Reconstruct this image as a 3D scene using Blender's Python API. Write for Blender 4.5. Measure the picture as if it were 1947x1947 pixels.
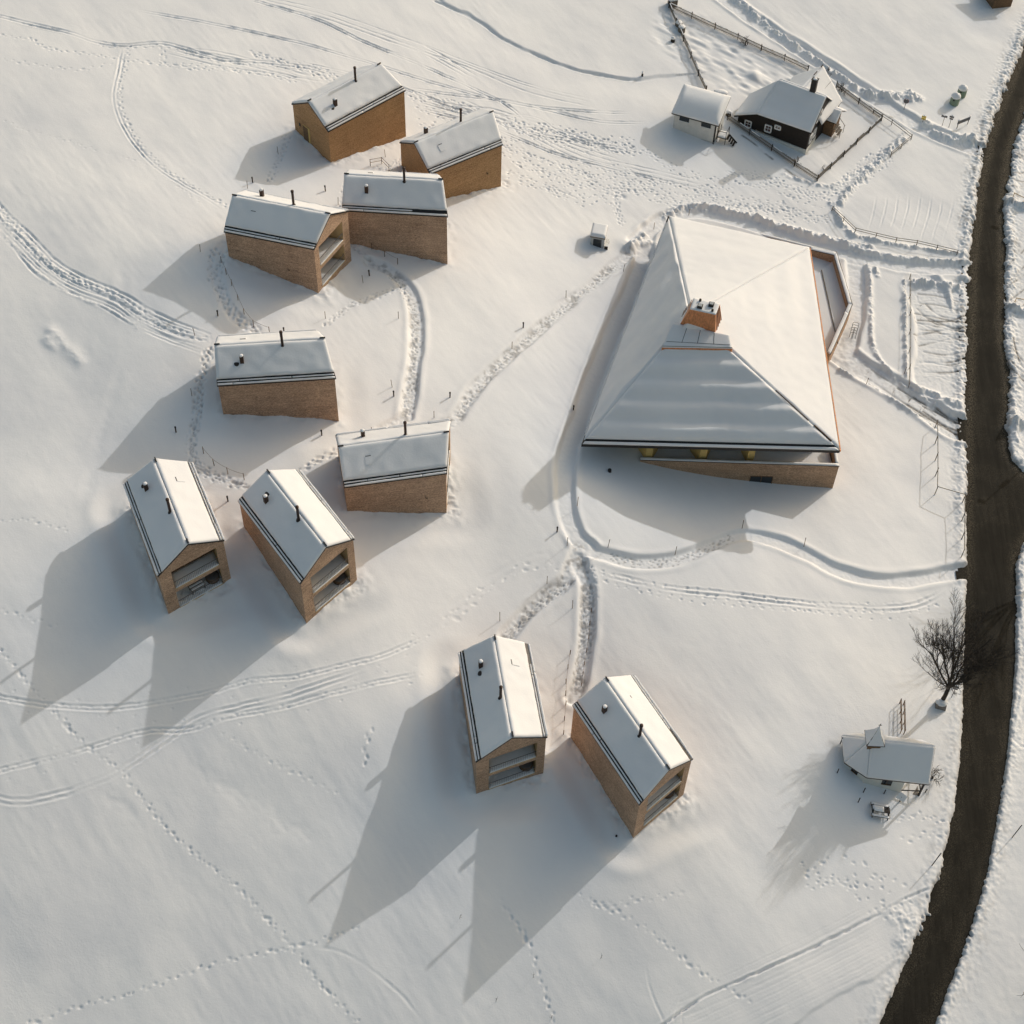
import bpy, bmesh, math, random
import numpy as np

for o in list(bpy.data.objects):
    bpy.data.objects.remove(o)
sc = bpy.context.scene
COL = sc.collection

# ---------------------------------------------------------------- terrain and camera geometry (pure maths)
CAM=np.array([0.,-98.,124.5]); F_PX=2932.25; TH=0.667142; ROLL=0.038574; HALF=973.5
_fw=np.array([0,np.sin(TH),-np.cos(TH)]); _up=np.array([0,np.cos(TH),np.sin(TH)]); _rt=np.array([1.,0,0])
C_R=np.cos(ROLL)*_rt+np.sin(ROLL)*_up; C_U=-np.sin(ROLL)*_rt+np.cos(ROLL)*_up
SUN_AZ=math.radians(45.25); SUN_EL=math.radians(24.9)
SUN_DIR=np.array([-math.cos(SUN_AZ)*math.cos(SUN_EL),-math.sin(SUN_AZ)*math.cos(SUN_EL),-math.sin(SUN_EL)])
CTL=[(-26.60,-12.21,3.17,1.0),(-32.05,-16.64,3.36,1.0),(-37.19,-5.99,6.11,1.0),(-14.73,-10.53,1.74,1.0),(-19.22,-15.94,1.79,1.0),(-26.32,-6.48,4.60,1.0),(4.02,-27.06,-5.18,1.0),(-2.39,-29.92,-4.82,1.0),(-4.59,-18.31,-2.18,1.0),(17.46,-27.83,-6.96,1.0),(12.43,-32.73,-6.96,1.0),(6.35,-22.59,-6.17,1.0),(-6.57,-1.05,0.55,1.0),(-16.49,-3.34,3.32,1.0),(-18.14,7.60,4.34,1.0),(-29.85,5.97,6.70,1.0),(-22.02,24.36,6.28,1.0),(-18.94,30.68,5.40,1.0),(-31.95,26.59,9.32,1.0),(-8.34,33.03,3.29,1.0),(-22.98,46.33,6.37,1.0),(-14.59,54.66,4.14,1.0),(-27.78,51.20,7.38,1.0),(-2.76,49.41,1.21,1.0),(-15.04,49.03,4.42,1.0),(-43.15,-28.34,2.75,1.0),(-32.36,-28.77,0.43,1.0),(-14.49,-44.05,-6.50,1.0),(-2.03,-47.65,-9.26,1.0),(-7.67,-39.02,-6.29,1.0),(-43.37,-13.77,5.81,1.0),(-10.14,-25.92,-1.70,1.0),(-40.90,-1.37,6.11,1.0),(-40.03,21.06,9.24,1.0),(-33.46,40.76,8.00,1.0),(25.14,-0.52,-5.07,1.0),(13.14,40.70,-1.83,1.0),(3.11,3.23,0.9,0.5),(35.21,10.23,-6.57,0.6),(7.16,9.66,-1.5,0.6),(14.04,10.12,-3.6,1),(17.34,10.15,-4.5,1),(20.27,10.17,-5.2,1),(23.5,10.2,-5.9,1),(29.42,10.25,-6.42,1),(18.48,-5.04,-4.18,0.6),(36.43,4.90,-7.03,0.6),(13.00,52.00,-1.70,0.7),(40.00,52.00,-5.10,0.7),(40.00,92.00,-2.80,0.7),(20.00,92.00,0.20,0.7),(62.00,92.00,-4.80,0.7),(0.00,92.00,3.50,0.7),(62.00,52.00,-7.50,0.7),(56.00,12.00,-10.10,0.7),(-30.00,92.00,9.50,0.7),(-60.00,2.00,7.90,0.7),(-60.00,-48.00,-1.00,0.7),(-60.00,52.00,12.00,0.7),(-60.00,92.00,13.00,0.7),(39.70,-24.40,-10.70,0.7),(50.00,-45.00,-15.80,0.7),(-41.00,-53.00,-5.50,0.7),(0.00,-63.00,-14.50,0.7),(30.00,-53.00,-14.50,0.7),(50.00,-8.00,-11.10,0.7),(70.00,-38.00,-16.50,0.7),(70.00,2.00,-12.50,0.7),(75.00,52.00,-8.80,0.7),(75.00,92.00,-6.50,0.7)]

_c=np.array(CTL)
_S=40.
def _phi(r2):
    return 0.5*r2*np.log(r2+1e-9)
def _tps():
    n=len(_c); X=_c[:,:2]/_S
    r2=((X[:,None]-X[None])**2).sum(-1)
    A=np.zeros((n+3,n+3)); A[:n,:n]=_phi(r2)+np.diag(0.02/_c[:,3]**2)
    Q=np.c_[np.ones(n),X]; A[:n,n:]=Q; A[n:,:n]=Q.T
    b=np.r_[_c[:,2],0,0,0]
    return X,np.linalg.solve(A,b)
_TX,_TW=_tps()
def base_z(x,y):
    """smooth terrain height in metres"""
    x=np.asarray(x,float); y=np.asarray(y,float)
    xc=np.clip(x,-72,88); yc=np.clip(y,-66,108)
    u=xc/_S; v=yc/_S
    z=_TW[-3]+_TW[-2]*u+_TW[-1]*v
    for (a,b),w in zip(_TX,_TW[:-3]):
        z=z+w*_phi((u-a)**2+(v-b)**2)
    z=z+(x-xc)*-0.1+(y-yc)*0.05
    return z
PXK=1947/1932.
def ray(px,py,k=PXK):
    d=F_PX*_fw+C_R*(px*k-HALF)-C_U*(py*k-HALF)
    return d/np.linalg.norm(d)
def G(px,py,dz=0.):
    """where the sight line through a measured picture point meets the terrain"""
    d=ray(px,py); s=150.
    for _ in range(40):
        P=CAM+d*s; s+=(P[2]-float(base_z(P[0],P[1]))-dz)/(-d[2])*.85
    return CAM+d*s
def onz(px,py,z):
    d=ray(px,py); return CAM+d*((z-CAM[2])/d[2])
def onplane(px,py,A,B,Cc):
    n=np.cross(B-A,Cc-A); d=ray(px,py); return CAM+d*(n.dot(A-CAM)/n.dot(d))
def proj(P):
    P=np.asarray(P,float)-CAM; d=P@_fw
    return np.array([(HALF+F_PX*(P@C_R)/d)/PXK,(HALF-F_PX*(P@C_U)/d)/PXK])
# ---------------------------------------------------------------- camera, sky, sun, exposure
from mathutils import Matrix, Vector
cd = bpy.data.cameras.new('camera'); cam = bpy.data.objects.new('camera', cd); COL.objects.link(cam)
cd.sensor_width = 36.0; cd.lens = 36.0*F_PX/1947.0; cd.clip_start = 1.0; cd.clip_end = 5000.0
M = Matrix.Identity(4)
for i in range(3):
    M[i][0] = C_R[i]; M[i][1] = C_U[i]; M[i][2] = -_fw[i]; M[i][3] = CAM[i]
cam.matrix_world = M
sc.camera = cam
sc.render.resolution_x = 1024; sc.render.resolution_y = 1024

w = bpy.data.worlds.new('World'); sc.world = w; w.use_nodes = True
nt = w.node_tree
sky = nt.nodes.new('ShaderNodeTexSky'); sky.sky_type = 'NISHITA'; sky.sun_disc = False
sky.sun_elevation = SUN_EL; sky.sun_rotation = SUN_AZ
sky.altitude = 0; sky.air_density = 2.1; sky.dust_density = 7.0; sky.ozone_density = 2.6
bg = nt.nodes['Background']; bg.inputs['Strength'].default_value = .15
nt.links.new(sky.outputs[0], bg.inputs[0])
sd = bpy.data.lights.new('sun', 'SUN'); sd.energy = 2.0; sd.angle = math.radians(0.5); sd.color = (1.0, 0.995, 0.998)
so = bpy.data.objects.new('sun', sd); COL.objects.link(so)
so.rotation_euler = Vector(SUN_DIR).to_track_quat('-Z', 'Y').to_euler(); so.location = (40, 40, 60)
vs = sc.view_settings; vs.view_transform = 'Standard'; vs.look = 'None'; vs.exposure = -0.25; vs.gamma = 1.0
vs.use_curve_mapping = False

# ---------------------------------------------------------------- materials
def mat(name, col, rough=0.7, metal=0.0, var=0.0, scale=4.0, stretch=(1, 1, 1), bump=0.0, bscale=20.0, col2=None, spec=0.4, detail=5.0):
    m = bpy.data.materials.new(name); m.use_nodes = True
    n = m.node_tree.nodes; l = m.node_tree.links; b = n['Principled BSDF']
    b.inputs['Roughness'].default_value = rough; b.inputs['Metallic'].default_value = metal
    b.inputs['Specular IOR Level'].default_value = spec
    geo = n.new('ShaderNodeNewGeometry'); mp = n.new('ShaderNodeMapping'); mp.inputs['Scale'].default_value = stretch
    l.new(geo.outputs['Position'], mp.inputs['Vector'])
    if var > 0 or col2:
        t = n.new('ShaderNodeTexNoise'); t.inputs['Scale'].default_value = scale; t.inputs['Detail'].default_value = detail
        t.inputs['Roughness'].default_value = 0.65
        l.new(mp.outputs[0], t.inputs['Vector'])
        r = n.new('ShaderNodeValToRGB')
        c2 = col2 or tuple(min(1, c*(1+var)) for c in col)
        c1 = col if col2 else tuple(c*(1-var) for c in col)
        r.color_ramp.elements[0].position = 0.3; r.color_ramp.elements[1].position = 0.7
        r.color_ramp.elements[0].color = (*c1, 1); r.color_ramp.elements[1].color = (*c2, 1)
        l.new(t.outputs['Fac'], r.inputs[0]); l.new(r.outputs[0], b.inputs['Base Color'])
    else:
        b.inputs['Base Color'].default_value = (*col, 1)
    if bump > 0:
        t2 = n.new('ShaderNodeTexNoise'); t2.inputs['Scale'].default_value = bscale; t2.inputs['Detail'].default_value = 6
        l.new(mp.outputs[0], t2.inputs['Vector'])
        bp = n.new('ShaderNodeBump'); bp.inputs['Strength'].default_value = bump; bp.inputs['Distance'].default_value = 0.05
        l.new(t2.outputs['Fac'], bp.inputs['Height']); l.new(bp.outputs[0], b.inputs['Normal'])
    return m

def shingle_mat(name, c1, c2, seed=0.0):
    """weathered wooden shingles: speckled short boards in level courses, long faint streaks"""
    m = bpy.data.materials.new(name); m.use_nodes = True
    n = m.node_tree.nodes; l = m.node_tree.links; b = n['Principled BSDF']
    b.inputs['Roughness'].default_value = 0.8; b.inputs['Specular IOR Level'].default_value = 0.25
    geo = n.new('ShaderNodeNewGeometry')
    def noise(st, s, d):
        mp = n.new('ShaderNodeMapping'); mp.inputs['Scale'].default_value = st; mp.inputs['Location'].default_value = (seed, seed*.7, seed*.3)
        l.new(geo.outputs['Position'], mp.inputs['Vector'])
        t = n.new('ShaderNodeTexNoise'); t.inputs['Scale'].default_value = s; t.inputs['Detail'].default_value = d; t.inputs['Roughness'].default_value = 0.7
        l.new(mp.outputs[0], t.inputs['Vector']); return t.outputs['Fac']
    def mix(a, bb, f, op='MIX'):
        x = n.new('ShaderNodeMix'); x.data_type = 'FLOAT'; x.inputs[0].default_value = f
        l.new(a, x.inputs[2]); l.new(bb, x.inputs[3]); return x.outputs[0]
    fine = noise((1, 1, 1.9), 6.0, 6)
    streak = noise((0.22, 0.22, 4.0), 1.6, 5)
    big = noise((1, 1, 1), 0.35, 3)
    f = mix(mix(fine, streak, 0.26), big, 0.16)
    r = n.new('ShaderNodeValToRGB'); e = r.color_ramp.elements
    e[0].position = 0.40; e[0].color = (*c1, 1); e[1].position = 0.60; e[1].color = (*c2, 1)
    l.new(f, r.inputs[0]); l.new(r.outputs[0], b.inputs['Base Color'])
    wv = n.new('ShaderNodeTexWave'); wv.wave_type = 'BANDS'; wv.bands_direction = 'Z'; wv.wave_profile = 'SAW'
    wv.inputs['Scale'].default_value = 2.4; wv.inputs['Distortion'].default_value = 0.6; wv.inputs['Detail'].default_value = 2
    l.new(geo.outputs['Position'], wv.inputs['Vector'])
    hh = mix(fine, wv.outputs['Fac'], 0.5)
    bp = n.new('ShaderNodeBump'); bp.inputs['Strength'].default_value = 0.5; bp.inputs['Distance'].default_value = 0.03
    l.new(hh, bp.inputs['Height']); l.new(bp.outputs[0], b.inputs['Normal'])
    return m

def snow_mat(name, dirt=False):
    m = bpy.data.materials.new(name); m.use_nodes = True
    n = m.node_tree.nodes; l = m.node_tree.links; b = n['Principled BSDF']
    b.inputs['Roughness'].default_value = 0.65; b.inputs['Specular IOR Level'].default_value = 0.2
    geo = n.new('ShaderNodeNewGeometry')
    t = n.new('ShaderNodeTexNoise'); t.inputs['Scale'].default_value = 0.12; t.inputs['Detail'].default_value = 6
    l.new(geo.outputs['Position'], t.inputs['Vector'])
    r = n.new('ShaderNodeValToRGB'); r.color_ramp.elements[0].color = (0.765, 0.765, 0.77, 1); r.color_ramp.elements[1].color = (0.83, 0.825, 0.815, 1)
    r.color_ramp.elements[0].position = .35; r.color_ramp.elements[1].position = .65
    l.new(t.outputs['Fac'], r.inputs[0]); out = r.outputs[0]
    if dirt:
        at = n.new('ShaderNodeAttribute'); at.attribute_name = 'dirt'
        t3 = n.new('ShaderNodeTexNoise'); t3.inputs['Scale'].default_value = 6.0; t3.inputs['Detail'].default_value = 4
        l.new(geo.outputs['Position'], t3.inputs['Vector'])
        mu = n.new('ShaderNodeMath'); mu.operation = 'MULTIPLY_ADD'; mu.inputs[1].default_value = 0.9; mu.inputs[2].default_value = -0.45
        l.new(t3.outputs['Fac'], mu.inputs[0])
        gt = n.new('ShaderNodeMath'); gt.operation = 'MULTIPLY'; l.new(mu.outputs[0], gt.inputs[0]); l.new(at.outputs['Fac'], gt.inputs[1])
        ad = n.new('ShaderNodeMath'); ad.operation = 'ADD'; ad.use_clamp = True
        l.new(at.outputs['Fac'], ad.inputs[0]); l.new(gt.outputs[0], ad.inputs[1])
        mx = n.new('ShaderNodeMix'); mx.data_type = 'RGBA'
        l.new(ad.outputs[0], mx.inputs[0]); l.new(out, mx.inputs[6]); mx.inputs[7].default_value = (0.085, 0.066, 0.045, 1)
        out = mx.outputs[2]
    l.new(out, b.inputs['Base Color'])
    t2 = n.new('ShaderNodeTexNoise'); t2.inputs['Scale'].default_value = 5.0; t2.inputs['Detail'].default_value = 8; t2.inputs['Roughness'].default_value = 0.6
    l.new(geo.outputs['Position'], t2.inputs['Vector'])
    bp = n.new('ShaderNodeBump'); bp.inputs['Strength'].default_value = 0.25; bp.inputs['Distance'].default_value = 0.06
    l.new(t2.outputs['Fac'], bp.inputs['Height']); l.new(bp.outputs[0], b.inputs['Normal'])
    return m

M_SNOW = snow_mat('snow_ground', True)
M_ROOFSNOW = snow_mat('roof_snow')
M_SHINGLE = shingle_mat('shingle_brown', (0.205, 0.133, 0.09), (0.64, 0.435, 0.295))
M_SHINGLE_GOLD = shingle_mat('shingle_golden', (0.235, 0.13, 0.06), (0.56, 0.34, 0.17), 3.1)
M_SHINGLE_LODGE = shingle_mat('shingle_lodge', (0.22, 0.138, 0.085), (0.60, 0.395, 0.26), 7.7)
M_PALEWOOD = mat('pale_wood', (0.50, 0.36, 0.19), 0.7, var=.2, scale=3, stretch=(1, 1, 4))
M_YELLOWWOOD = mat('yellow_wood', (0.62, 0.44, 0.16), 0.6, var=.15, scale=3, stretch=(1, 1, 4))
M_DARKMETAL = mat('dark_metal', (0.030, 0.026, 0.024), 0.5, 0.3, var=.2, scale=3)
M_RUST = mat('rusty_pipe', (0.055, 0.030, 0.020), 0.6, 0.2, var=.3, scale=6)
M_COPPER = mat('copper', (0.62, 0.27, 0.12), 0.5, 0.55, var=.3, scale=2.5, stretch=(2, 2, .6))
M_GLASS = mat('dark_glass', (0.015, 0.018, 0.020), 0.08, spec=0.8)
M_WHITE = mat('white_plaster', (0.66, 0.65, 0.60), 0.85, var=.06, scale=1.5)
M_CREAM = mat('cream_plaster', (0.62, 0.61, 0.57), 0.85, var=.08, scale=1.5)
M_DARKWOOD = mat('tarred_wood', (0.020, 0.014, 0.010), 0.75, var=.5, scale=3, stretch=(1, 1, 6))
M_GREYWOOD = mat('grey_wood', (0.17, 0.145, 0.115), 0.85, var=.35, scale=5)
M_BROWNWOOD = mat('brown_wood', (0.16, 0.095, 0.05), 0.8, var=.35, scale=5)
M_REDTRIM = mat('red_trim', (0.30, 0.06, 0.04), 0.7, var=.2)
M_WHITEPAINT = mat('white_paint', (0.78, 0.77, 0.74), 0.6, var=.05)
M_BARK = mat('bark', (0.045, 0.036, 0.028), 0.9, var=.4, scale=4)
M_GREEN = mat('container_green', (0.22, 0.28, 0.20), 0.6, var=.15)
M_DARKGREEN = mat('conifer_green', (0.03, 0.05, 0.03), 0.9, var=.4)
M_STONE = mat('stone', (0.20, 0.18, 0.16), 0.9, var=.3, scale=3)
M_GREYPANEL = mat('grey_panel', (0.40, 0.41, 0.41), 0.6, var=.1)
M_SIGN = mat('sign_face', (0.10, 0.10, 0.105), 0.5, var=.1)
M_YELLOW = mat('sign_yellow', (0.60, 0.42, 0.05), 0.6, var=.1)
M_WINDOWRED = mat('window_glass_reddish', (0.10, 0.05, 0.045), 0.25, var=.3, scale=12)
M_RUBBER = mat('tub_cover', (0.10, 0.09, 0.085), 0.7, var=.2)
M_DARKRAIL = mat('rail_steel', (0.16, 0.15, 0.145), 0.5, 0.5, var=.1)

# road: dark, wet, with long streaks of slush along the driving direction
def road_mat():
    m = bpy.data.materials.new('road_asphalt'); m.use_nodes = True
    n = m.node_tree.nodes; l = m.node_tree.links; b = n['Principled BSDF']
    b.inputs['Specular IOR Level'].default_value = 0.08
    geo = n.new('ShaderNodeNewGeometry')
    def noise(st, s, d, r=.6):
        mp = n.new('ShaderNodeMapping'); mp.inputs['Scale'].default_value = st
        l.new(geo.outputs['Position'], mp.inputs['Vector'])
        t = n.new('ShaderNodeTexNoise'); t.inputs['Scale'].default_value = s; t.inputs['Detail'].default_value = d; t.inputs['Roughness'].default_value = r
        l.new(mp.outputs[0], t.inputs['Vector']); return t.outputs['Fac']
    a = noise((1.5, .05, 1), 1.5, 7, .7); f = noise((1, 1, 1), 9, 5); g = noise((1, 1, 1), .25, 4)
    r = n.new('ShaderNodeValToRGB'); e = r.color_ramp.elements
    e[0].position = .35; e[0].color = (.013, .0115, .009, 1); e[1].position = .78; e[1].color = (.046, .041, .032, 1)
    x = n.new('ShaderNodeMix'); x.data_type = 'FLOAT'; x.inputs[0].default_value = .35; l.new(a, x.inputs[2]); l.new(g, x.inputs[3])
    y = n.new('ShaderNodeMix'); y.data_type = 'FLOAT'; y.inputs[0].default_value = .25; l.new(x.outputs[0], y.inputs[2]); l.new(f, y.inputs[3])
    l.new(y.outputs[0], r.inputs[0])
    at = n.new('ShaderNodeAttribute'); at.attribute_name = 'slush'
    s1 = n.new('ShaderNodeMath'); s1.operation = 'MULTIPLY_ADD'; l.new(f, s1.inputs[0]); s1.inputs[1].default_value = 2.6; s1.inputs[2].default_value = -1.15; s1.use_clamp = True
    s2 = n.new('ShaderNodeMath'); s2.operation = 'MULTIPLY'; l.new(s1.outputs[0], s2.inputs[0]); l.new(at.outputs['Fac'], s2.inputs[1])
    mx = n.new('ShaderNodeMix'); mx.data_type = 'RGBA'; l.new(s2.outputs[0], mx.inputs[0]); l.new(r.outputs[0], mx.inputs[6]); mx.inputs[7].default_value = (.27, .225, .16, 1)
    l.new(mx.outputs[2], b.inputs['Base Color'])
    b.inputs['Roughness'].default_value = .85
    bp = n.new('ShaderNodeBump'); bp.inputs['Strength'].default_value = .3; bp.inputs['Distance'].default_value = .03
    l.new(f, bp.inputs['Height']); l.new(bp.outputs[0], b.inputs['Normal'])
    return m
M_ROAD = road_mat()

# ---------------------------------------------------------------- helpers
V = lambda *a: np.array(a, float)
UP = V(0, 0, 1)
rng = np.random.default_rng(7)
_tab = np.random.default_rng(11).random((8, 256, 256))
def vn(x, y, s, seed=0):
    """smooth value noise, 0..1"""
    x = np.asarray(x)/s+seed*17.3; y = np.asarray(y)/s+seed*9.1
    xi = np.floor(x).astype(int); yi = np.floor(y).astype(int); fx = x-xi; fy = y-yi
    fx = fx*fx*(3-2*fx); fy = fy*fy*(3-2*fy); T = _tab[seed % 8]
    a = T[xi & 255, yi & 255]; b = T[(xi+1) & 255, yi & 255]; c = T[xi & 255, (yi+1) & 255]; d = T[(xi+1) & 255, (yi+1) & 255]
    return (a*(1-fx)+b*fx)*(1-fy)+(c*(1-fx)+d*fx)*fy
def sm(a, b, x):
    t = np.clip((x-a)/(b-a), 0, 1); return t*t*(3-2*t)

def unit(v):
    v = np.asarray(v, float); return v/np.linalg.norm(v)

class MB:
    """collects faces, then links them as one mesh object"""
    def __init__(s): s.v = []; s.f = []
    def poly(s, pts):
        i = len(s.v); s.v += [tuple(map(float, p)) for p in pts]; s.f.append(tuple(range(i, i+len(pts)))); return s
    def box(s, c, hx, hy, hz):
        c = V(*c); hx = V(*hx); hy = V(*hy); hz = V(*hz); i = len(s.v)
        for a in (-1, 1):
            for b in (-1, 1):
                for d in (-1, 1): s.v.append(tuple(c+hx*a+hy*b+hz*d))
        for q in ((0, 1, 3, 2), (4, 6, 7, 5), (0, 4, 5, 1), (2, 3, 7, 6), (0, 2, 6, 4), (1, 5, 7, 3)): s.f.append(tuple(i+k for k in q))
        return s
    def bar(s, a, b, w, h):
        a = V(*a); b = V(*b); d = unit(b-a); side = np.cross(d, UP)
        if np.linalg.norm(side) < 1e-3: side = V(1, 0, 0)
        side = unit(side); u = np.cross(side, d)
        return s.box((a+b)/2, (b-a)/2, side*w/2, u*h/2)
    def prism(s, bot, top):
        n = len(bot); i = len(s.v)
        s.v += [tuple(map(float, p)) for p in bot]+[tuple(map(float, p)) for p in top]
        s.f.append(tuple(range(i, i+n))[::-1]); s.f.append(tuple(range(i+n, i+2*n)))
        for k in range(n): s.f.append((i+k, i+(k+1) % n, i+n+(k+1) % n, i+n+k))
        return s
    def ext(s, pts, dz):
        return s.prism([V(*p)+(0, 0, min(dz, 0)) for p in pts], [V(*p)+(0, 0, max(dz, 0)) for p in pts])
    def tube(s, pts, rad, n=10, cap=True):
        pts = [V(*p) for p in pts]
        if np.isscalar(rad): rad = [rad]*len(pts)
        i0 = len(s.v)
        for k, p in enumerate(pts):
            d = unit(pts[min(k+1, len(pts)-1)]-pts[max(k-1, 0)])
            a = np.cross(d, V(.31, .95, .05) if abs(d[2]) > .8 else UP); a = unit(a); b = np.cross(d, a)
            for j in range(n):
                t = 2*math.pi*j/n; s.v.append(tuple(p+(a*math.cos(t)+b*math.sin(t))*rad[k]))
        for k in range(len(pts)-1):
            for j in range(n):
                s.f.append((i0+k*n+j, i0+k*n+(j+1) % n, i0+(k+1)*n+(j+1) % n, i0+(k+1)*n+j))
        if cap:
            s.f.append(tuple(i0+j for j in range(n))[::-1]); e = i0+(len(pts)-1)*n; s.f.append(tuple(e+j for j in range(n)))
        return s
    def dome(s, c, rx, ry, rz, n=12, m=5, seed=0, rough=.12, z0=0.0):
        """lumpy snow cap, flat underneath"""
        c = V(*c); i0 = len(s.v); r_ = random.Random(seed)
        for k in range(m):
            t = (k/m)*math.pi/2
            for j in range(n):
                a = 2*math.pi*j/n; q = 1+rough*(r_.random()-.5)*2
                s.v.append(tuple(c+V(rx*math.cos(t)*math.cos(a)*q, ry*math.cos(t)*math.sin(a)*q, rz*math.sin(t)*q+z0)))
        s.v.append(tuple(c+V(0, 0, rz+z0)))
        for k in range(m-1):
            for j in range(n): s.f.append((i0+k*n+j, i0+k*n+(j+1) % n, i0+(k+1)*n+(j+1) % n, i0+(k+1)*n+j))
        top = i0+m*n
        for j in range(n): s.f.append((i0+(m-1)*n+j, i0+(m-1)*n+(j+1) % n, top))
        s.f.append(tuple(i0+j for j in range(n))[::-1]); return s
    def snow(s, A, B, C, D, thick, nx=24, ny=12, seed=0, prof=None, edge=.3, amp=.03, world=False, wav=0.0):
        """snow lying on the roof face A-B (lower edge) C-D (upper edge, C above B)"""
        A, B, C, D = (V(*p) for p in (A, B, C, D)); nrm = np.cross(B-A, D-A)
        if np.linalg.norm(nrm) < 1e-9: nrm = np.cross(B-A, C-A)
        nrm = unit(nrm); nrm = nrm if nrm[2] > 0 else -nrm
        lu = np.linalg.norm(B-A); lv = np.linalg.norm((D+C-A-B)/2); i0 = len(s.v)
        for j in range(ny+1):
            for i in range(nx+1):
                a = i/nx; b = j/ny
                if wav: b = b+wav*(float(vn(a*lu+seed*1.7, 2.0, 1.1, seed))*.6+float(vn(a*lu, 5.0, .35, seed+2))*.4-.3)*(1-b)
                P = (A*(1-a)+B*a)*(1-b)+(D*(1-a)+C*a)*b
                lw = np.linalg.norm((B-A)*(1-b)+(C-D)*b)
                e = min(a*lw, (1-a)*lw, b*lv, (1-b)*lv)
                t = thick*(.45+.55*float(sm(0, edge, e)))
                xx = (a-.5)*lw
                t += amp*(float(vn(xx+seed*3, b*lv, .9, seed))-.5)*2+amp*1.5*(float(vn(xx+seed, b*lv, 2.7, seed+1))-.5)
                if prof: t += (prof(a, b) if not world else prof(xx, b*lv))*float(sm(0, edge*2, e))
                s.v.append(tuple(P+nrm*max(t, .02)))
        def id_(i, j): return i0+j*(nx+1)+i
        for j in range(ny):
            for i in range(nx): s.f.append((id_(i, j), id_(i+1, j), id_(i+1, j+1), id_(i, j+1)))
        rim = [(i, 0) for i in range(nx+1)]+[(nx, j) for j in range(1, ny+1)]+[(i, ny) for i in range(nx-1, -1, -1)]+[(0, j) for j in range(ny-1, 0, -1)]
        k0 = len(s.v)
        for (i, j) in rim:
            a = i/nx; b = j/ny
            if wav: b = b+wav*(float(vn(a*lu+seed*1.7, 2.0, 1.1, seed))*.6+float(vn(a*lu, 5.0, .35, seed+2))*.4-.3)*(1-b)
            s.v.append(tuple((A*(1-a)+B*a)*(1-b)+(D*(1-a)+C*a)*b-nrm*.0+nrm*.004))
        for k, (i, j) in enumerate(rim):
            k2 = (k+1) % len(rim); s.f.append((id_(i, j), k0+k, k0+k2, id_(*rim[k2])))
        return s
    def build(s, name, m, parent=None, smooth=False):
        me = bpy.data.meshes.new(name); o = bpy.data.objects.new(name, me); COL.objects.link(o)
        off = V(0, 0, 0)
        if parent is not None:
            p = parent
            while p is not None: off = off+np.array(p.location); p = p.parent
            o.parent = parent
        me.from_pydata([tuple(np.array(q)-off) for q in s.v], [], s.f)
        b = bmesh.new(); b.from_mesh(me); bmesh.ops.recalc_face_normals(b, faces=b.faces); b.to_mesh(me); b.free()
        me.materials.append(m)
        if smooth: me.polygons.foreach_set('use_smooth', [True]*len(me.polygons))
        return o

def tag(o, label, cat, group=None, kind=None):
    if label: o['label'] = label
    if cat: o['category'] = cat
    if group: o['group'] = group
    if kind: o['kind'] = kind
    return o
def thing(name, loc, label, cat, group=None):
    o = bpy.data.objects.new(name, None); COL.objects.link(o); o.location = tuple(map(float, loc)); o.empty_display_size = .3
    return tag(o, label, cat, group)
def copy_tree(o, parent=None):
    c = o.copy(); COL.objects.link(c); c.parent = parent
    for ch in list(o.children): copy_tree(ch, c)
    return c

# ---------------------------------------------------------------- the snowy ground
HOUSES = {'I':(-31.713,-9.469,9.693,-1.1212),'J':(-20.277,-8.837,8.453,-0.9269),'K':(-0.208,-23.085,1.521,-1.3836),'L':(12.117,-25.564,-0.071,-1.0309),'F':(-11.908,1.230,7.204,0.2266),'E':(-24.863,10.114,11.005,0.1388),'D':(-25.844,28.725,12.850,-0.2211),'C':(-14.556,36.623,10.541,-0.0278),'A':(-21.479,52.639,11.052,0.7818),'B':(-8.567,49.458,7.755,0.6214)}
HSIG = {n: (-1 if n in 'FDB' else 1) for n in HOUSES}
HL, HW, HR, HK, HRV = 11.0, 6.838, 2.152, 0.811, -0.03
def hplan(n):
    x, y, z, a = HOUSES[n]; u = V(math.cos(a), math.sin(a), 0); v = V(math.sin(a), -math.cos(a), 0); o = V(x, y, z); s = HSIG[n]
    def at(q, vv, inset=0.0):          # q: -1 back gable .. 1 front gable;  vv metres across
        end = q*(HL/2-inset)+(s*HK*vv*2/HW if q > 0 else 0)*abs(q)
        return o+u*end+v*vv
    return at, u, v, s

DX = 0.105
def axis(a, b):
    core = np.arange(a, b+DX/2, DX)
    o = []; st = DX; p = 0
    while p < 1500: st = min(st*1.35, 90); p += st; o.append(p)
    o = np.array(o)
    return np.concatenate([core[0]-o[::-1], core, core[-1]+o]), len(o), len(core)
ax, nx0, nxc = axis(-68, 78); ay, ny0, nyc = axis(-60, 107)
GX, GY = np.meshgrid(ax[nx0:nx0+nxc], ay[ny0:ny0+nyc]); X0, Y0 = GX[0, 0], GY[0, 0]
Z = np.empty((len(ay), len(ax)))
AX, AY = np.meshgrid(ax, ay)
Z[:] = base_z(AX, AY)
Hd = np.zeros_like(GX); DIRT = np.zeros_like(GX)

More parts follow.
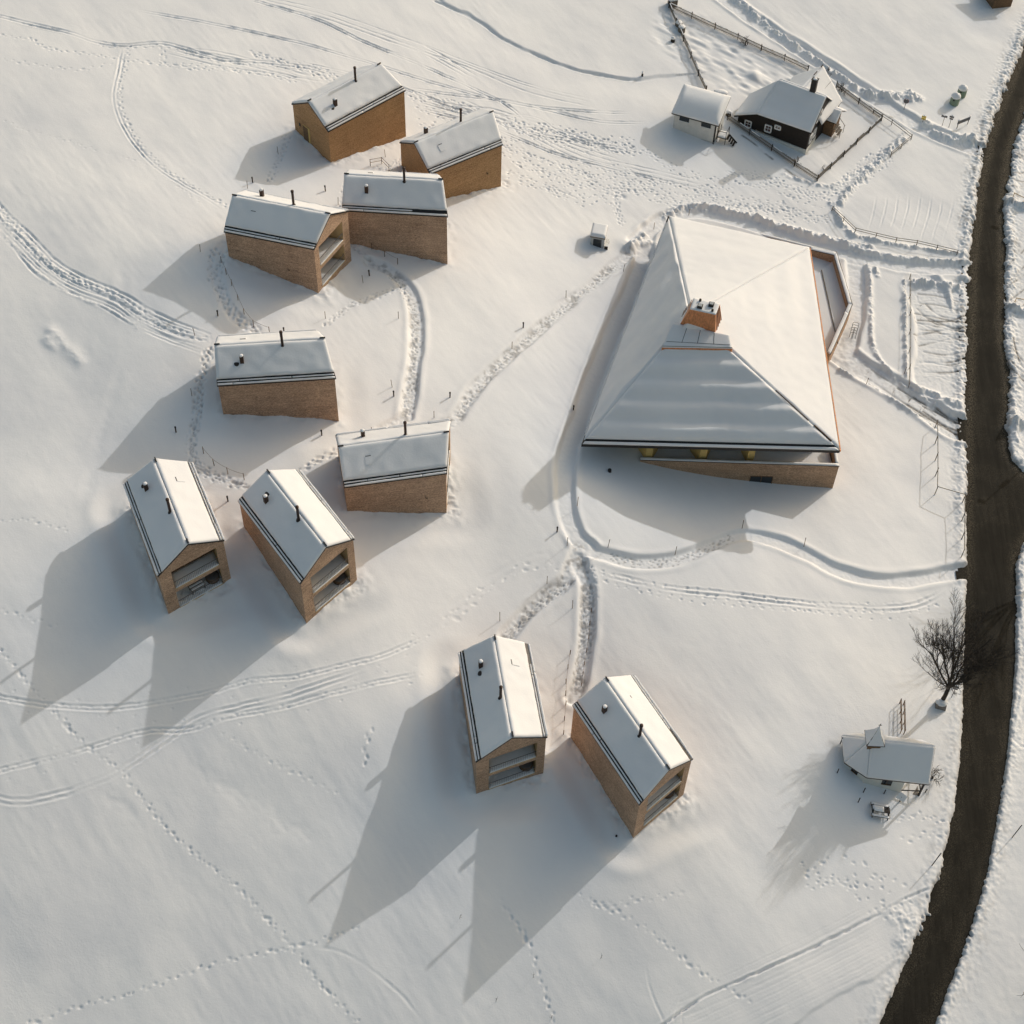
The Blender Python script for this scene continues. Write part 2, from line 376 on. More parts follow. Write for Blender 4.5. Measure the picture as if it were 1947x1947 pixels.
def sub(x0, x1, y0, y1):
    i0 = max(0, int((x0-X0)/DX)); i1 = min(nxc, int((x1-X0)/DX)+2); j0 = max(0, int((y0-Y0)/DX)); j1 = min(nyc, int((y1-Y0)/DX)+2)
    return (slice(j0, max(j0, j1)), slice(i0, max(i0, i1)))
def world(pts):
    return np.array([G(px, py)[:2] for px, py in pts])
def smooth_line(P, step=.6):
    """Catmull-Rom through the points"""
    P = np.asarray(P, float); Q = np.vstack([2*P[0]-P[1], P, 2*P[-1]-P[-2]]); out = []
    for i in range(1, len(Q)-2):
        a, b, c, d = Q[i-1:i+3]; n = max(2, int(np.linalg.norm(c-b)/step))
        for t in np.arange(n)/n:
            out.append(.5*((2*b)+(c-a)*t+(2*a-5*b+4*c-d)*t*t+(3*b-a-3*c+d)*t**3))
    out.append(P[-1]); return np.array(out)
def dist_field(L, margin, ends=True):
    """distance and signed side of every grid point near the line"""
    s = sub(L[:, 0].min()-margin, L[:, 0].max()+margin, L[:, 1].min()-margin, L[:, 1].max()+margin)
    D = np.full(GX[s].shape, 1e3); S = np.ones(GX[s].shape); oj, oi = s[0].start, s[1].start
    for i_, (a, b) in enumerate(zip(L[:-1], L[1:])):
        q = sub(min(a[0], b[0])-margin, max(a[0], b[0])+margin, min(a[1], b[1])-margin, max(a[1], b[1])+margin)
        r = (slice(q[0].start-oj, q[0].stop-oj), slice(q[1].start-oi, q[1].stop-oi))
        x = GX[q]-a[0]; y = GY[q]-a[1]; d = b-a; l2 = d@d+1e-9
        t0 = (x*d[0]+y*d[1])/l2; t = np.clip(t0, 0, 1); ex = x-t*d[0]; ey = y-t*d[1]; dd = np.hypot(ex, ey)
        if not ends:
            if i_ == 0: dd = np.where(t0 < -.2, 1e2, dd)
            if i_ == len(L)-2: dd = np.where(t0 > 1.2, 1e2, dd)
        m = dd < D[r]; D[r] = np.where(m, dd, D[r]); S[r] = np.where(m, np.sign(d[0]*y-d[1]*x), S[r])
    return s, D, S
def fbm(x, y, s, seed): return vn(x, y, s, seed)*.55+vn(x, y, s*.48, seed+1)*.3+vn(x, y, s*.21, seed+2)*.15

# wide undulation, wind ripples running down the slope, fine grain
Hd += (fbm(GX, GY, 11, 1)-.5)*.34
ca, sa = math.cos(math.radians(-52)), math.sin(math.radians(-52))
RU = GX*ca+GY*sa; RV = -GX*sa+GY*ca
rip = vn(RU*.22, RV, .75, 3)*.6+vn(RU*.25, RV, .38, 4)*.4-.5
Hd += rip*(.014+.026*sm(.45, .75, vn(GX, GY, 14, 5)))
Hd += (vn(RU*.35, RV, 3.2, 6)-.5)*.09+(fbm(GX, GY, 1.7, 3)-.5)*.035

# banked snow around the four houses that stand on the open slope
for n in 'IJKLEFD':
    at, u, v, s_ = hplan(n); x, y = HOUSES[n][0], HOUSES[n][1]
    q = sub(x-15, x+15, y-15, y+15); rx = GX[q]-x; ry = GY[q]-y
    lu = rx*u[0]+ry*u[1]; lv = rx*v[0]+ry*v[1]
    dx = np.abs(lu)-HL/2; dy = np.abs(lv)-HW/2
    d = np.hypot(np.maximum(dx, 0), np.maximum(dy, 0))
    k = 1.0 if n in 'IJKL' else .35
    side = sm(-.6, .6, (lv*.8+lu*.35)/4)
    Hd[q] += k*side*(.07*np.exp(-((d-3.8)/.7)**2)-.26*np.exp(-((d-1.9)/1.1)**2))
for n in HOUSES:
    at, u, v, s_ = hplan(n); x, y = HOUSES[n][0], HOUSES[n][1]
    q = sub(x-9, x+9, y-9, y+9); rx = GX[q]-x; ry = GY[q]-y
    d = np.hypot(np.maximum(np.abs(rx*u[0]+ry*u[1])-HL/2, 0), np.maximum(np.abs(rx*v[0]+ry*v[1])-HW/2, 0))
    Hd[q] += np.exp(-(d/.45)**2)*(.28*vn(GX[q], GY[q], .9, 2)+.14*vn(GX[q], GY[q], .3, 4)-.19)+np.exp(-((d-.9)/.5)**2)*.09*(vn(GX[q], GY[q], .7, 5)-.4)

def path(px, w, depth, bank=.12, rough=.07, dirt=0.0, spill=.5, fade=0):
    L = smooth_line(world(px)); s, D, S = dist_field(L, w/2+2.0); x, y = GX[s], GY[s]
    wob = (vn(x, y, 2.2, 2)-.5)*.3*min(1, w); d = D+wob
    inn = sm(w/2+.34, w/2-.16, d)
    floor = -depth+((vn(x, y, .42, 3)-.5)*rough+(vn(x, y, .22, 4)-.5)*rough)*.6
    Hd[s] = Hd[s]*(1-inn)+floor*inn
    Hd[s] += .6*bank*np.exp(-((d-w/2-.5)/.32)**2)*(.5+.7*vn(x, y, 1.6, 5))*(1-inn)
    if dirt:
        DIRT[s] = np.maximum(DIRT[s], inn*np.clip((vn(x, y, .33, 6)*.6+vn(x, y, .9, 7)*.5-.56)*5, 0, 1)*dirt)
def groove(px, w, depth, lip=.02, side=0.0, gap=0.0):
    depth *= .62; lip *= .6; w *= .85
    L = smooth_line(world(px)); s, D, S = dist_field(L, 2.2+gap, False); x, y = GX[s], GY[s]
    fade = np.ones(x.shape)
    for e_, p_ in ((0, px[0]), (-1, px[-1])):
        if 8 < p_[0] < 1924 and 8 < p_[1] < 1924: fade = fade*sm(0, 4.0, np.hypot(x-L[e_][0], y-L[e_][1]))
    for off in ((0,) if gap == 0 else (-gap/2, gap/2)):
        d = np.abs(D*S-off-side+(vn(x, y, .8, 7)-.5)*.08)
        k = np.clip(-.1+2.0*vn(x, y, 2.6, 1)*(.5+vn(x, y, .5, 2)), .12, 1.5)*fade
        Hd[s] += -depth*np.exp(-(d/w)**2)*k+lip*np.exp(-((d-w*1.9)/(w*.7))**2)*k
def stamp(x, y, r, dep, dirt=0.0, d=(1.0, 0.0)):
    s = sub(x-r*3.2, x+r*3.2, y-r*3.2, y+r*3.2)
    if GX[s].size == 0: return
    a = ((GX[s]-x)*d[0]+(GY[s]-y)*d[1])/(r*1.45); b = (-(GX[s]-x)*d[1]+(GY[s]-y)*d[0])/(r*.78); d2 = a*a+b*b
    Hd[s] += -dep*np.exp(-d2*d2)+dep*.22*np.exp(-((a-1.5)**2+b*b)*2.0)
    if dirt: DIRT[s] = np.maximum(DIRT[s], dirt*np.exp(-d2*1.2))
def prints(px, step=.42, side=.17, r=.15, dep=.13, wide=0.0, n=1, dirt=0.0, jit=.06, skip=0.0):
    dep = dep*.68; r = r*.88
    L = smooth_line(world(px), .3); seg = np.hypot(*np.diff(L, axis=0).T); cum = np.r_[0, np.cumsum(seg)]
    for k in range(n):
        off = (rng.random()-.5)*wide; t = rng.random()*step; lr = 1; ph = rng.random()*9
        while t < cum[-1]:
            i = min(np.searchsorted(cum, t, 'right')-1, len(L)-2); f = (t-cum[i])/max(seg[i], 1e-6)
            p = L[i]*(1-f)+L[i+1]*f; d = (L[i+1]-L[i])/max(seg[i], 1e-6); nn = V(-d[1], d[0])
            o = off+lr*side+math.sin(t*.35+ph)*wide*.18
            if rng.random() >= skip:
                stamp(p[0]+nn[0]*o+rng.normal()*jit, p[1]+nn[1]*o+rng.normal()*jit, r*(.65+.65*rng.random()), dep*(.35+1.1*rng.random()), dirt if rng.random() < .6 else 0, (math.cos(math.atan2(d[1], d[0])+rng.normal()*.3), math.sin(math.atan2(d[1], d[0])+rng.normal()*.3)))
            lr = -lr; t += step*(.7+.6*rng.random())
def lumps(px, w, h, sz=.7, noise=1.0):
    L = smooth_line(world(px)); s, D, S = dist_field(L, w*1.6); x, y = GX[s], GY[s]
    m = np.exp(-(D/(w*.6))**2)
    c = np.clip((vn(x, y, sz, 1)*.55+vn(x, y, sz*.45, 2)*.35+vn(x, y, sz*.22, 3)*.2-.3), 0, 1)*1.7
    Hd[s] += h*m*(.35*(1-noise)+c*noise+.12)
def scarp(px, h, w, fall=6.0):
    L = smooth_line(world(px)); s, D, S = dist_field(L, fall); x, y = GX[s], GY[s]
    d = D*S+(vn(x, y, 1.5, 2)-.5)*.5
    Hd[s] += h*sm(-w, w, d)*sm(fall, .5, D)
def tracks(px, n, spread, w=.1, dep=.05):
    for k in range(n):
        o = (k-(n-1)/2)*spread/max(1, n-1)
        q = [(a+rng.normal()*1.2, b+rng.normal()*1.2) for a, b in px]
        groove(q, w*(.8+.5*rng.random()), dep*(.6+.8*rng.random()), .02, side=o)

# -- tracks across the upper meadow
t1 = [(-50, 20), (-10, 28), (60, 45), (130, 62), (180, 78), (230, 84), (300, 80), (350, 92), (420, 112), (500, 118), (580, 128), (640, 143), (720, 158), (780, 178)]
groove(t1, .14, .17, .05, gap=.42); prints([(x, y+6) for x, y in t1[4:]], .5, .2, .13, .08, wide=.6, n=2)
prints([(0, 65), (60, 76), (100, 95), (200, 106), (300, 119), (360, 130), (480, 138), (560, 148)], .55)
prints([(0, 112), (80, 125), (150, 133), (210, 118)], .6, dep=.09)
t2 = [(234, 86), (226, 130), (217, 190), (240, 250), (288, 308), (340, 345), (385, 370), (428, 398)]
groove(t2, .12, .13, .04, gap=.4); prints([(x+9, y-2) for x, y in t2], .45, .16, .14, .13)
prints([(0, 222), (40, 242), (80, 250), (160, 275), (250, 300), (300, 322), (380, 385)], .7, .1, .1, .06, jit=.1)
prints([(300, 84), (302, 110), (310, 122), (420, 130), (560, 160)], .5, .2, .13, .1, n=2, wide=.8)
for q in ([(260, 20), (400, 45), (560, 80), (700, 120), (820, 158), (950, 190), (1090, 208), (1190, 212)],
          [(440, -10), (600, 38), (700, 85), (800, 120)], [(770, 168), (860, 180), (960, 190), (1040, 208), (1130, 228), (1225, 232)],
          [(780, 190), (900, 220), (1000, 250), (1100, 268), (1200, 285)], [(790, 205), (920, 240), (1050, 290), (1150, 316), (1260, 345)],
          [(560, 118), (660, 140), (760, 168), (850, 200), (940, 225)], [(640, 60), (760, 110), (900, 170), (960, 200), (1010, 245)],
          [(930, 215), (1010, 222), (1060, 252), (1150, 282), (1190, 290)]):
    groove(q, .12, .15, .05, gap=.38)
for q in ([(330, 95), (430, 108), (560, 140), (640, 150)], [(500, 0), (620, 30), (760, 80), (880, 120), (1000, 165), (1120, 195)], [(780, 182), (860, 205), (930, 212), (1000, 235), (1080, 262), (1180, 300)],
          [(300, 88), (420, 118), (520, 132), (600, 155)], [(860, 190), (980, 240), (1110, 300), (1200, 320), (1330, 350)], [(700, 60), (800, 95), (900, 150)]):
    tracks(q, 3, 1.4, .11, .11)
for q in ([(470, 105), (560, 128), (680, 168), (760, 175)], [(770, 190), (880, 210), (970, 240), (1090, 262), (1200, 290)],
          [(950, 235), (1020, 255), (1110, 262), (1200, 275)], [(780, 215), (900, 250), (960, 290), (1060, 330), (1140, 345)]):
    prints(q, .5, .2, .14, .16, wide=2.6, n=4, skip=.2)
for q in ([(955, 320), (1040, 335), (1110, 362), (1170, 350), (1240, 358), (1320, 372), (1420, 385), (1560, 392)],
          [(1010, 300), (1100, 322), (1200, 330), (1300, 355), (1400, 372), (1500, 388)],
          [(960, 250), (1050, 275), (1140, 295), (1200, 310), (1290, 345), (1390, 360), (1480, 372)]):
    prints(q, .46, .2, .13, .14, wide=5.2, n=6, skip=.35)
prints([(1170, 355), (1165, 390), (1180, 425)], .4, n=2, wide=.8); prints([(1370, 340), (1450, 350), (1540, 375), (1600, 360), (1680, 290)], .45, wide=3, n=5, skip=.2)
scarp([(800, -20), (850, 10), (900, 35), (950, 70), (1020, 102), (1080, 126), (1130, 137), (1200, 147), (1245, 143), (1275, 140)][::-1], -.22, .3, 6)
groove([(820, 0), (900, 37), (950, 72), (1020, 104), (1080, 128), (1130, 139), (1200, 149), (1240, 145)], .2, .2, .03)
# -- sledging lane at the left edge
t3 = [(-60, 345), (-10, 405), (40, 455), (90, 505), (150, 540), (215, 568), (265, 600), (330, 630), (385, 648)]
tracks(t3, 8, 2.6, .12, .13); lumps([(x, y-10) for x, y in t3[:-2]], .5, .13, .5); prints(t3, .4, .2, .15, .1, wide=2, n=3)
lumps([(x-4, y+18) for x, y in t3[:-2]], .35, .1, .4)
# -- lower meadow
t4 = [(-40, 1310), (-10, 1316), (80, 1330), (200, 1335), (290, 1325), (380, 1310), (470, 1285), (560, 1277), (650, 1255), (720, 1238), (810, 1200)]
t5 = [(-40, 1466), (-10, 1458), (100, 1430), (170, 1410), (270, 1380), (360, 1375), (440, 1350), (530, 1335), (640, 1305), (800, 1272)]
for t in (t4, t5):
    groove(t, .13, .09, .035, gap=.3); prints(t, .5, .12, .12, .07); prints(t, 1.5, .85, .08, .09, jit=.1)
t6 = [(-50, 1480), (-10, 1506), (40, 1514), (110, 1500), (180, 1475), (230, 1452), (290, 1412), (370, 1360), (450, 1335), (560, 1308), (700, 1262)]
groove(t6, .15, .12, .06, gap=.42)
prints([(0, 1228), (60, 1298), (110, 1350), (165, 1408), (230, 1457), (270, 1508), (310, 1560), (370, 1612), (440, 1670), (500, 1730), (555, 1790), (600, 1850), (685, 1940)], .43, .12, .125, .12)
groove([(165, 1400), (190, 1430), (232, 1458)], .13, .06, .02, gap=.3)
prints([(50, 1932), (130, 1905), (260, 1870), (370, 1830), (440, 1810), (540, 1790), (620, 1770), (680, 1748)], .6, .1, .13, .11)
prints([(945, 1700), (985, 1760), (1005, 1800), (1020, 1850), (1035, 1890), (1050, 1935)], .6, .1, .14, .14)
prints([(1090, 1690), (1140, 1712), (1190, 1702), (1290, 1690)], .55, .18, .13, .07, n=1, wide=.5); prints([(1110, 1700), (1200, 1740), (1330, 1840), (1420, 1890)], .6, .1, .14, .1)
prints([(1515, 1650), (1600, 1655), (1640, 1690), (1720, 1700)], .6, .22, .14, .12, wide=3.2, n=5, skip=.25); prints([(1690, 1570), (1740, 1560), (1790, 1570)], .6, n=3, wide=2)
groove([(560, 1785), (640, 1795), (700, 1830), (760, 1880), (800, 1932)], .14, .05, .01); groove([(1250, 1925), (1225, 1860), (1215, 1800)], .12, .04, .01)
prints([(0, 985), (60, 983), (135, 1003)], .5, .12, .12, .1); prints([(0, 1150), (60, 1170), (120, 1185)], .6, .15, .13, .08)
prints([(700, 1365), (690, 1410), (692, 1450)], .7, .15, .2, .12); prints([(410, 1380), (520, 1440), (640, 1500)], .6, .12, .13, .07)
# the rutted hollow below the four lower houses
groove([(330, 1420), (380, 1455), (450, 1500), (520, 1550), (600, 1590), (650, 1620)], 1.1, .06, .0); groove([(120, 1400), (180, 1470), (260, 1560), (300, 1640)], 1.2, .05, .0)
# snow-scar at the left
lumps([(95, 620), (120, 650), (150, 680)], 1.1, .30, 1.5, .4); lumps([(88, 640), (100, 655)], .9, .25, 1.2, .4); groove([(150, 640), (165, 680), (185, 700)], .6, .1, .02)
# -- groomed edge and old lane at the lower right
for k_ in range(2): groove([(1235, 1945), (1255, 1932), (1330, 1880), (1420, 1840), (1520, 1795), (1600, 1755), (1650, 1730), (1700, 1700), (1775, 1668)], .10+.05*k_, .15, .05)
scarp([(1255, 1932), (1330, 1880), (1420, 1840), (1520, 1795), (1600, 1755), (1650, 1730), (1700, 1700), (1765, 1672)], .08, .15, 8)
scarp([(1500, 1932), (1560, 1890), (1640, 1850), (1720, 1790)], .15, .2, 4)
tracks([(1300, 1932), (1450, 1865), (1600, 1790), (1720, 1725)], 9, 5.0, .10, .018)
lumps([(1690, 1730), (1720, 1730), (1700, 1780)], 1.2, .18, .4)

# -- cleared walks
path([(1222, 432), (1212, 490), (1185, 560), (1150, 640), (1118, 720), (1095, 790), (1077, 838), (1068, 875), (1066, 921), (1071, 967), (1089, 1014), (1110, 1032)], 1.8, .42, .16, .05)
path([(1089, 1014), (1110, 1036), (1141, 1046), (1180, 1058), (1219, 1062), (1258, 1058), (1296, 1048), (1342, 1028), (1388, 1011), (1429, 1011), (1480, 1026), (1528, 1049), (1579, 1076), (1641, 1093), (1704, 1096), (1762, 1088), (1832, 1076)], 1.35, .34, .12, .05)
path([(1090, 1035), (1072, 1090), (1030, 1125), (990, 1160), (955, 1200)], 1.3, .3, .1, .10, dirt=.5)
path([(1092, 1055), (1108, 1110), (1108, 1170), (1103, 1230), (1095, 1285), (1082, 1315)], 1.35, .42, .14, .12, dirt=.5)
path([(1190, 478), (1155, 505), (1100, 550), (1040, 600), (985, 650), (935, 695), (895, 735), (860, 788), (840, 800)], 1.1, .22, .08, .1, dirt=.45)
path([(700, 495), (742, 515), (775, 555), (784, 620), (779, 700), (767, 785)], 1.3, .28, .12, .10, dirt=.4)
path([(765, 785), (740, 800), (720, 812)], 1.0, .2, .1, .12)
path([(420, 462), (408, 500), (418, 550), (440, 595), (480, 620)], 1.0, .12, .04, .08)
prints([(415, 470), (408, 505), (420, 555), (450, 600), (490, 625)], .4, .16, .15, .16, wide=1.1, n=4, dirt=.3)
prints([(395, 655), (378, 720), (374, 790), (362, 850), (378, 880), (420, 905), (470, 922)], .4, .16, .15, .16, wide=.9, n=4, dirt=.35)
prints([(665, 465), (700, 490), (740, 520), (770, 550)], .4, .16, .15, .14, wide=1, n=3, dirt=.2); prints([(760, 540), (710, 560), (660, 580), (610, 615)], .4, .16, .14, .13, n=2, wide=.5, dirt=.25)
prints([(545, 255), (530, 300), (510, 345)], .4, .16, .14, .12, wide=.8, n=3, dirt=.2); prints([(640, 390), (648, 355), (660, 330)], .4, .16, .14, .12, wide=.5, n=2, dirt=.2)
prints([(570, 890), (600, 870), (640, 850)], .4, .16, .14, .14, n=2, wide=.4, dirt=.25); prints([(700, 320), (735, 320), (755, 300)], .4, .16, .14, .12, n=3, wide=.8)
for q, n_, wd in (([(1075, 1090), (1000, 1155), (955, 1200)], 5, .9), ([(1108, 1110), (1105, 1200), (1090, 1300)], 8, 1.0), ([(1160, 500), (1040, 600), (935, 695), (862, 785)], 3, .7), ([(742, 515), (783, 600), (778, 700), (767, 785)], 4, .8), ([(1150, 1050), (1219, 1062), (1296, 1048), (1388, 1011)], 3, .6)):
    prints(q, .32, .15, .11, .08, wide=wd, n=n_, dirt=.5, jit=.08)
groove([(1106, 1062), (1130, 1078), (1170, 1090), (1250, 1108), (1350, 1120), (1480, 1135), (1600, 1146), (1700, 1148), (1760, 1130), (1800, 1100)], .15, .12, .05, gap=.5)
prints([(1110, 1075), (1170, 1095), (1250, 1112), (1350, 1124), (1480, 1138), (1600, 1148), (1700, 1150), (1765, 1130)], .55, .5, .13, .12, n=2, wide=.8)
prints([(1112, 1070), (1118, 1100), (1120, 1130)], .4, n=2, wide=.5)
prints([(1075, 1060), (1000, 1065), (930, 1100), (870, 1140), (820, 1175)], .6, .3, .15, .06, wide=1.8, n=2, skip=.5); groove([(1070, 1050), (1010, 1055), (940, 1085), (880, 1130), (800, 1190)], .3, .035, .01, gap=.7)
groove([(1085, 965), (1100, 985), (1115, 1012)], .12, .2, .06, gap=.25)
groove([(180, 1000), (165, 930), (180, 860), (215, 740), (240, 640), (225, 480)], .6, .03, .01)

# -- drives, parking places, the lane to the old farmhouse
path([(1578, 660), (1620, 690), (1680, 725), (1740, 765), (1790, 800), (1835, 815)], 3.3, .45, .25, .06, dirt=.16)
path([(1615, 490), (1618, 540), (1612, 600), (1595, 660)], 2.2, .45, .12, .06, dirt=.06)
path([(1200, 455), (1250, 415), (1310, 400), (1400, 418), (1500, 450), (1600, 478), (1700, 500), (1835, 508)], 1.7, .38, .10, .06)
path([(1340, -25), (1400, 20), (1480, 75), (1560, 125), (1620, 165), (1700, 215), (1760, 250), (1850, 285)], 2.3, .4, .2, .05)
path([(1745, 545), (1770, 620), (1765, 720)], 5.2, .30, .15, .06)
path([(1815, 540), (1815, 730)], 2.4, .30, .0, .05)
lumps([(1385, -5), (1450, 48), (1520, 98), (1580, 138), (1640, 178)], .9, .95, .7, .8); lumps([(1640, 178), (1690, 180), (1720, 185)], 1.1, .8, .7); lumps([(1715, 175), (1735, 185)], .8, .8, .5)
lumps([(1185, 470), (1215, 440)], .7, .8, .7); lumps([(1195, 460), (1225, 455)], .8, .7, .8, .5)
lumps([(1255, 405), (1310, 390), (1400, 405), (1500, 436), (1600, 462), (1640, 468)], .8, .75, .6); lumps([(1600, 470), (1680, 485), (1760, 492), (1815, 495)], .55, .5, .5)
lumps([(1570, 385), (1590, 425), (1610, 445)], .7, .5, .6); lumps([(1480, 330), (1560, 352), (1610, 330), (1660, 295), (1710, 250)], .6, .28, .5); lumps([(1585, 385), (1610, 350), (1665, 300), (1705, 265)], .8, .6, .55)
lumps([(1610, 445), (1680, 460), (1760, 472), (1815, 480)], .5, .45, .5)
lumps([(1745, 235), (1790, 262), (1835, 262)], 1.1, .9, .7); lumps([(1780, 250), (1835, 270)], .8, .5, .5)
lumps([(1725, 530), (1770, 535), (1805, 540)], .7, .85, .7); lumps([(1735, 733), (1770, 745), (1805, 765)], .8, .8, .8, .8); lumps([(1706, 530), (1708, 620), (1710, 710)], .35, .45, .5)
lumps([(1640, 510), (1643, 580), (1650, 660), (1700, 720), (1790, 775)], .5, .35, .5); lumps([(1585, 700), (1640, 722), (1700, 765), (1770, 805)], .45, .4, .45); lumps([(1650, 508), (1655, 520)], .5, .5, .4)
for x in range(1640, 1830, 21):
    groove([(x+14, 355+abs(x-1730)*.1), (x+8, 400), (x-4, 440), (x-10, 455+(x-1640)*.09)], .12, .055, .03)
for k in range(12):
    y = 550+k*15; groove([(1722, y+rng.normal()*3), (1765, y+rng.normal()*5), (1800, y+4), (1832, y+10+rng.normal()*6)], .11, .06, .035)
def tyre(px, dirt, w=.13):
    L = smooth_line(world(px)); s, D, S = dist_field(L, 1.6, False); x, y = GX[s], GY[s]
    for off in (-.75, .75):
        d = np.abs(D*S-off); DIRT[s] = np.maximum(DIRT[s], dirt*np.exp(-(d/w)**2)*np.clip(vn(x, y, 1.1, 3)*3.0-.6, 0, 1.15))
        Hd[s] -= .05*np.exp(-(d/.14)**2)
for q, d_ in (([(1728, 597), (1770, 605), (1838, 620)], .8), ([(1735, 610), (1790, 612), (1836, 600)], .75), ([(1740, 600), (1780, 618), (1835, 640)], .7), ([(1735, 560), (1780, 566), (1838, 585)], .4), ([(1730, 640), (1790, 628), (1838, 622)], .55),
              ([(1740, 575), (1770, 600), (1836, 612)], .6), ([(1745, 670), (1790, 676), (1835, 670)], .5), ([(1740, 690), (1790, 690), (1835, 682)], .6), ([(1690, 735), (1760, 775), (1836, 815)], .6), ([(1720, 752), (1780, 790), (1838, 822)], .8),
              ([(1750, 765), (1800, 800), (1840, 835)], .8), ([(1740, 770), (1800, 796), (1842, 806)], .7), ([(1640, 700), (1700, 740), (1760, 785)], .4),
              ([(1896, 330), (1925, 335), (1945, 330)], .5), ([(1895, 525), (1920, 500), (1950, 470)], .6), ([(1896, 560), (1915, 545), (1950, 520)], .5), ([(1900, 640), (1915, 690), (1945, 720)], .8), ([(1898, 660), (1925, 690), (1950, 705)], .6)):
    tyre(q, d_)
# old garden furrows by the farmhouse
L_ = smooth_line(world([(1300, 70), (1350, 105), (1420, 135), (1450, 145)])); q, D, S = dist_field(L_, 7)
Hd[q] += (vn(GX[q]*.45-GY[q]*.2, GY[q]*.9+GX[q]*.45, .62, 2)-.5)*.26*sm(6.5, 3.5, D)
for (x, y, r, h) in ((1424, 143, .8, .5), (1175, 372, .35, -.2), (1180, 462, 1.2, .3), (1225, 500, .9, .45), (1240, 470, 1.0, .4)):
    p = world([(x, y)])[0]; s = sub(p[0]-3, p[0]+3, p[1]-3, p[1]+3); Hd[s] += h*np.exp(-((GX[s]-p[0])**2+(GY[s]-p[1])**2)/r**2)

for q in ([(545, 665), (600, 700), (650, 745), (695, 780)], [(755, 825), (800, 860), (840, 888)]):
    q = [((1200+a*.38665)/PXK, b*.38665/PXK) for a, b in q]; groove(q, .16, .34, .05)
    L_ = smooth_line(world(q)); s, D, S = dist_field(L_, .6); DIRT[s] = np.maximum(DIRT[s], .8*np.exp(-(D/.16)**2)*np.clip(vn(GX[s], GY[s], .6, 1)*2-.4, 0, 1))
# -- the road, sunk between ragged snow edges
RL = [(2010, -80), (1965, 10), (1932, 82), (1908, 140), (1884, 200), (1868, 250), (1854, 310), (1846, 350), (1840, 400), (1833, 470), (1829, 560), (1827, 640), (1826, 720), (1825, 800), (1824, 880), (1823, 1000), (1824, 1080), (1821, 1180), (1819, 1270), (1817, 1350), (1812, 1430), (1802, 1520), (1784, 1600), (1766, 1680), (1742, 1740), (1717, 1800), (1690, 1862), (1660, 1932), (1600, 2070)]
RR = [(2080, -40), (2000, 80), (1960, 160), (1935, 215), (1920, 255), (1910, 290), (1901, 350), (1894, 400), (1897, 450), (1898, 520), (1895, 590), (1897, 650), (1906, 700), (1906, 760), (1900, 810), (1902, 845), (1912, 868), (1932, 890), (2010, 900), (2025, 1000), (1945, 1008), (1927, 1035), (1919, 1065), (1918, 1150), (1916, 1250), (1911, 1330), (1903, 1400), (1893, 1480), (1880, 1560), (1865, 1640), (1848, 1705), (1825, 1770), (1800, 1840), (1765, 1932), (1700, 2080)]
RP = np.vstack([world(RL), world(RR)[::-1]])
s = sub(RP[:, 0].min()-3, 90, -60, 120); x, y = GX[s], GY[s]
ins = np.zeros(x.shape, bool); D = np.full(x.shape, 1e3)
for a, b in zip(RP, np.roll(RP, -1, 0)):
    c = ((a[1] > y) != (b[1] > y)); xx = (b[0]-a[0])*(y-a[1])/((b[1]-a[1]) if abs(b[1]-a[1]) > 1e-9 else 1e-9)+a[0]
    ins ^= c & (x < xx)
    d = b-a; t = np.clip(((x-a[0])*d[0]+(y-a[1])*d[1])/(d@d), 0, 1); D = np.minimum(D, np.hypot(x-a[0]-t*d[0], y-a[1]-t*d[1]))
SD = np.where(ins, -D, D)
rag = SD+((vn(x, y, 1.1, 4)-.5)*.55+(vn(x, y, .32, 5)-.5)*.45)*(.3+.7*sm(-6, 25, y)+1.3*np.exp(-((y+35.5)/4)**2)*(x < 45))+(vn(x, y, .15, 2)-.5)*.12
edge = sm(.25, -.35, rag)
band = np.exp(-((rag-.7)/.55)**2)
Hd[s] = Hd[s]*(1-edge)-.60*edge
far_ = .30+.70*sm(-8, 30, y)
Hd[s] += band*(.16+.22*vn(x, y, .6, 6)+.22*vn(x, y, .22, 7))*.62*far_*(1-edge)
strip = sm(3.2, .6, SD)*(SD > 0)
Hd[s] += strip*(vn(x, y, .3, 1)-.5)*(.05+.09*sm(0, 25, y))
speck = np.clip((vn(x, y, .3, 2)*.6+vn(x, y, .8, 3)*.5-.58)*3, 0, 1)
top = sm(22, 40, y)
DIRT[s] = np.maximum(DIRT[s], sm(.55, -.05, rag)*.55*(.4+.6*vn(x, y, .7, 5)))
DIRT[s] = np.maximum(DIRT[s], strip*speck*(.18+.35*top))
# snow berms on the far side of the road
for q, w_, h_ in (([(1905, 385), (1932, 392), (1965, 410)], 1.0, 1.3), ([(1903, 580), (1930, 588), (1960, 600)], .8, 1.1), ([(1907, 800), (1935, 800), (1960, 790)], 1.0, 1.1), ([(1912, 780), (1918, 840)], .6, .6)):
    lumps(q, w_, h_, .7, .7)
lumps([(1932, 1010), (1925, 1060), (1924, 1150), (1922, 1250), (1915, 1340), (1905, 1430), (1890, 1520), (1870, 1640), (1840, 1740), (1800, 1860), (1775, 1932)], .7, .13, .3)
tracks([(1950, 1020), (1938, 1120), (1945, 1260), (1925, 1400)], 4, 2.0, .2, .1)
q = sub(42, 78, -60, -20); 
Hd[q] += (vn(GX[q], GY[q], .5, 3)-.5)*.10*sm(.5, 2.0, GX[q]*0+1)*(GX[q] > 44+(GY[q]+45)*-.05)

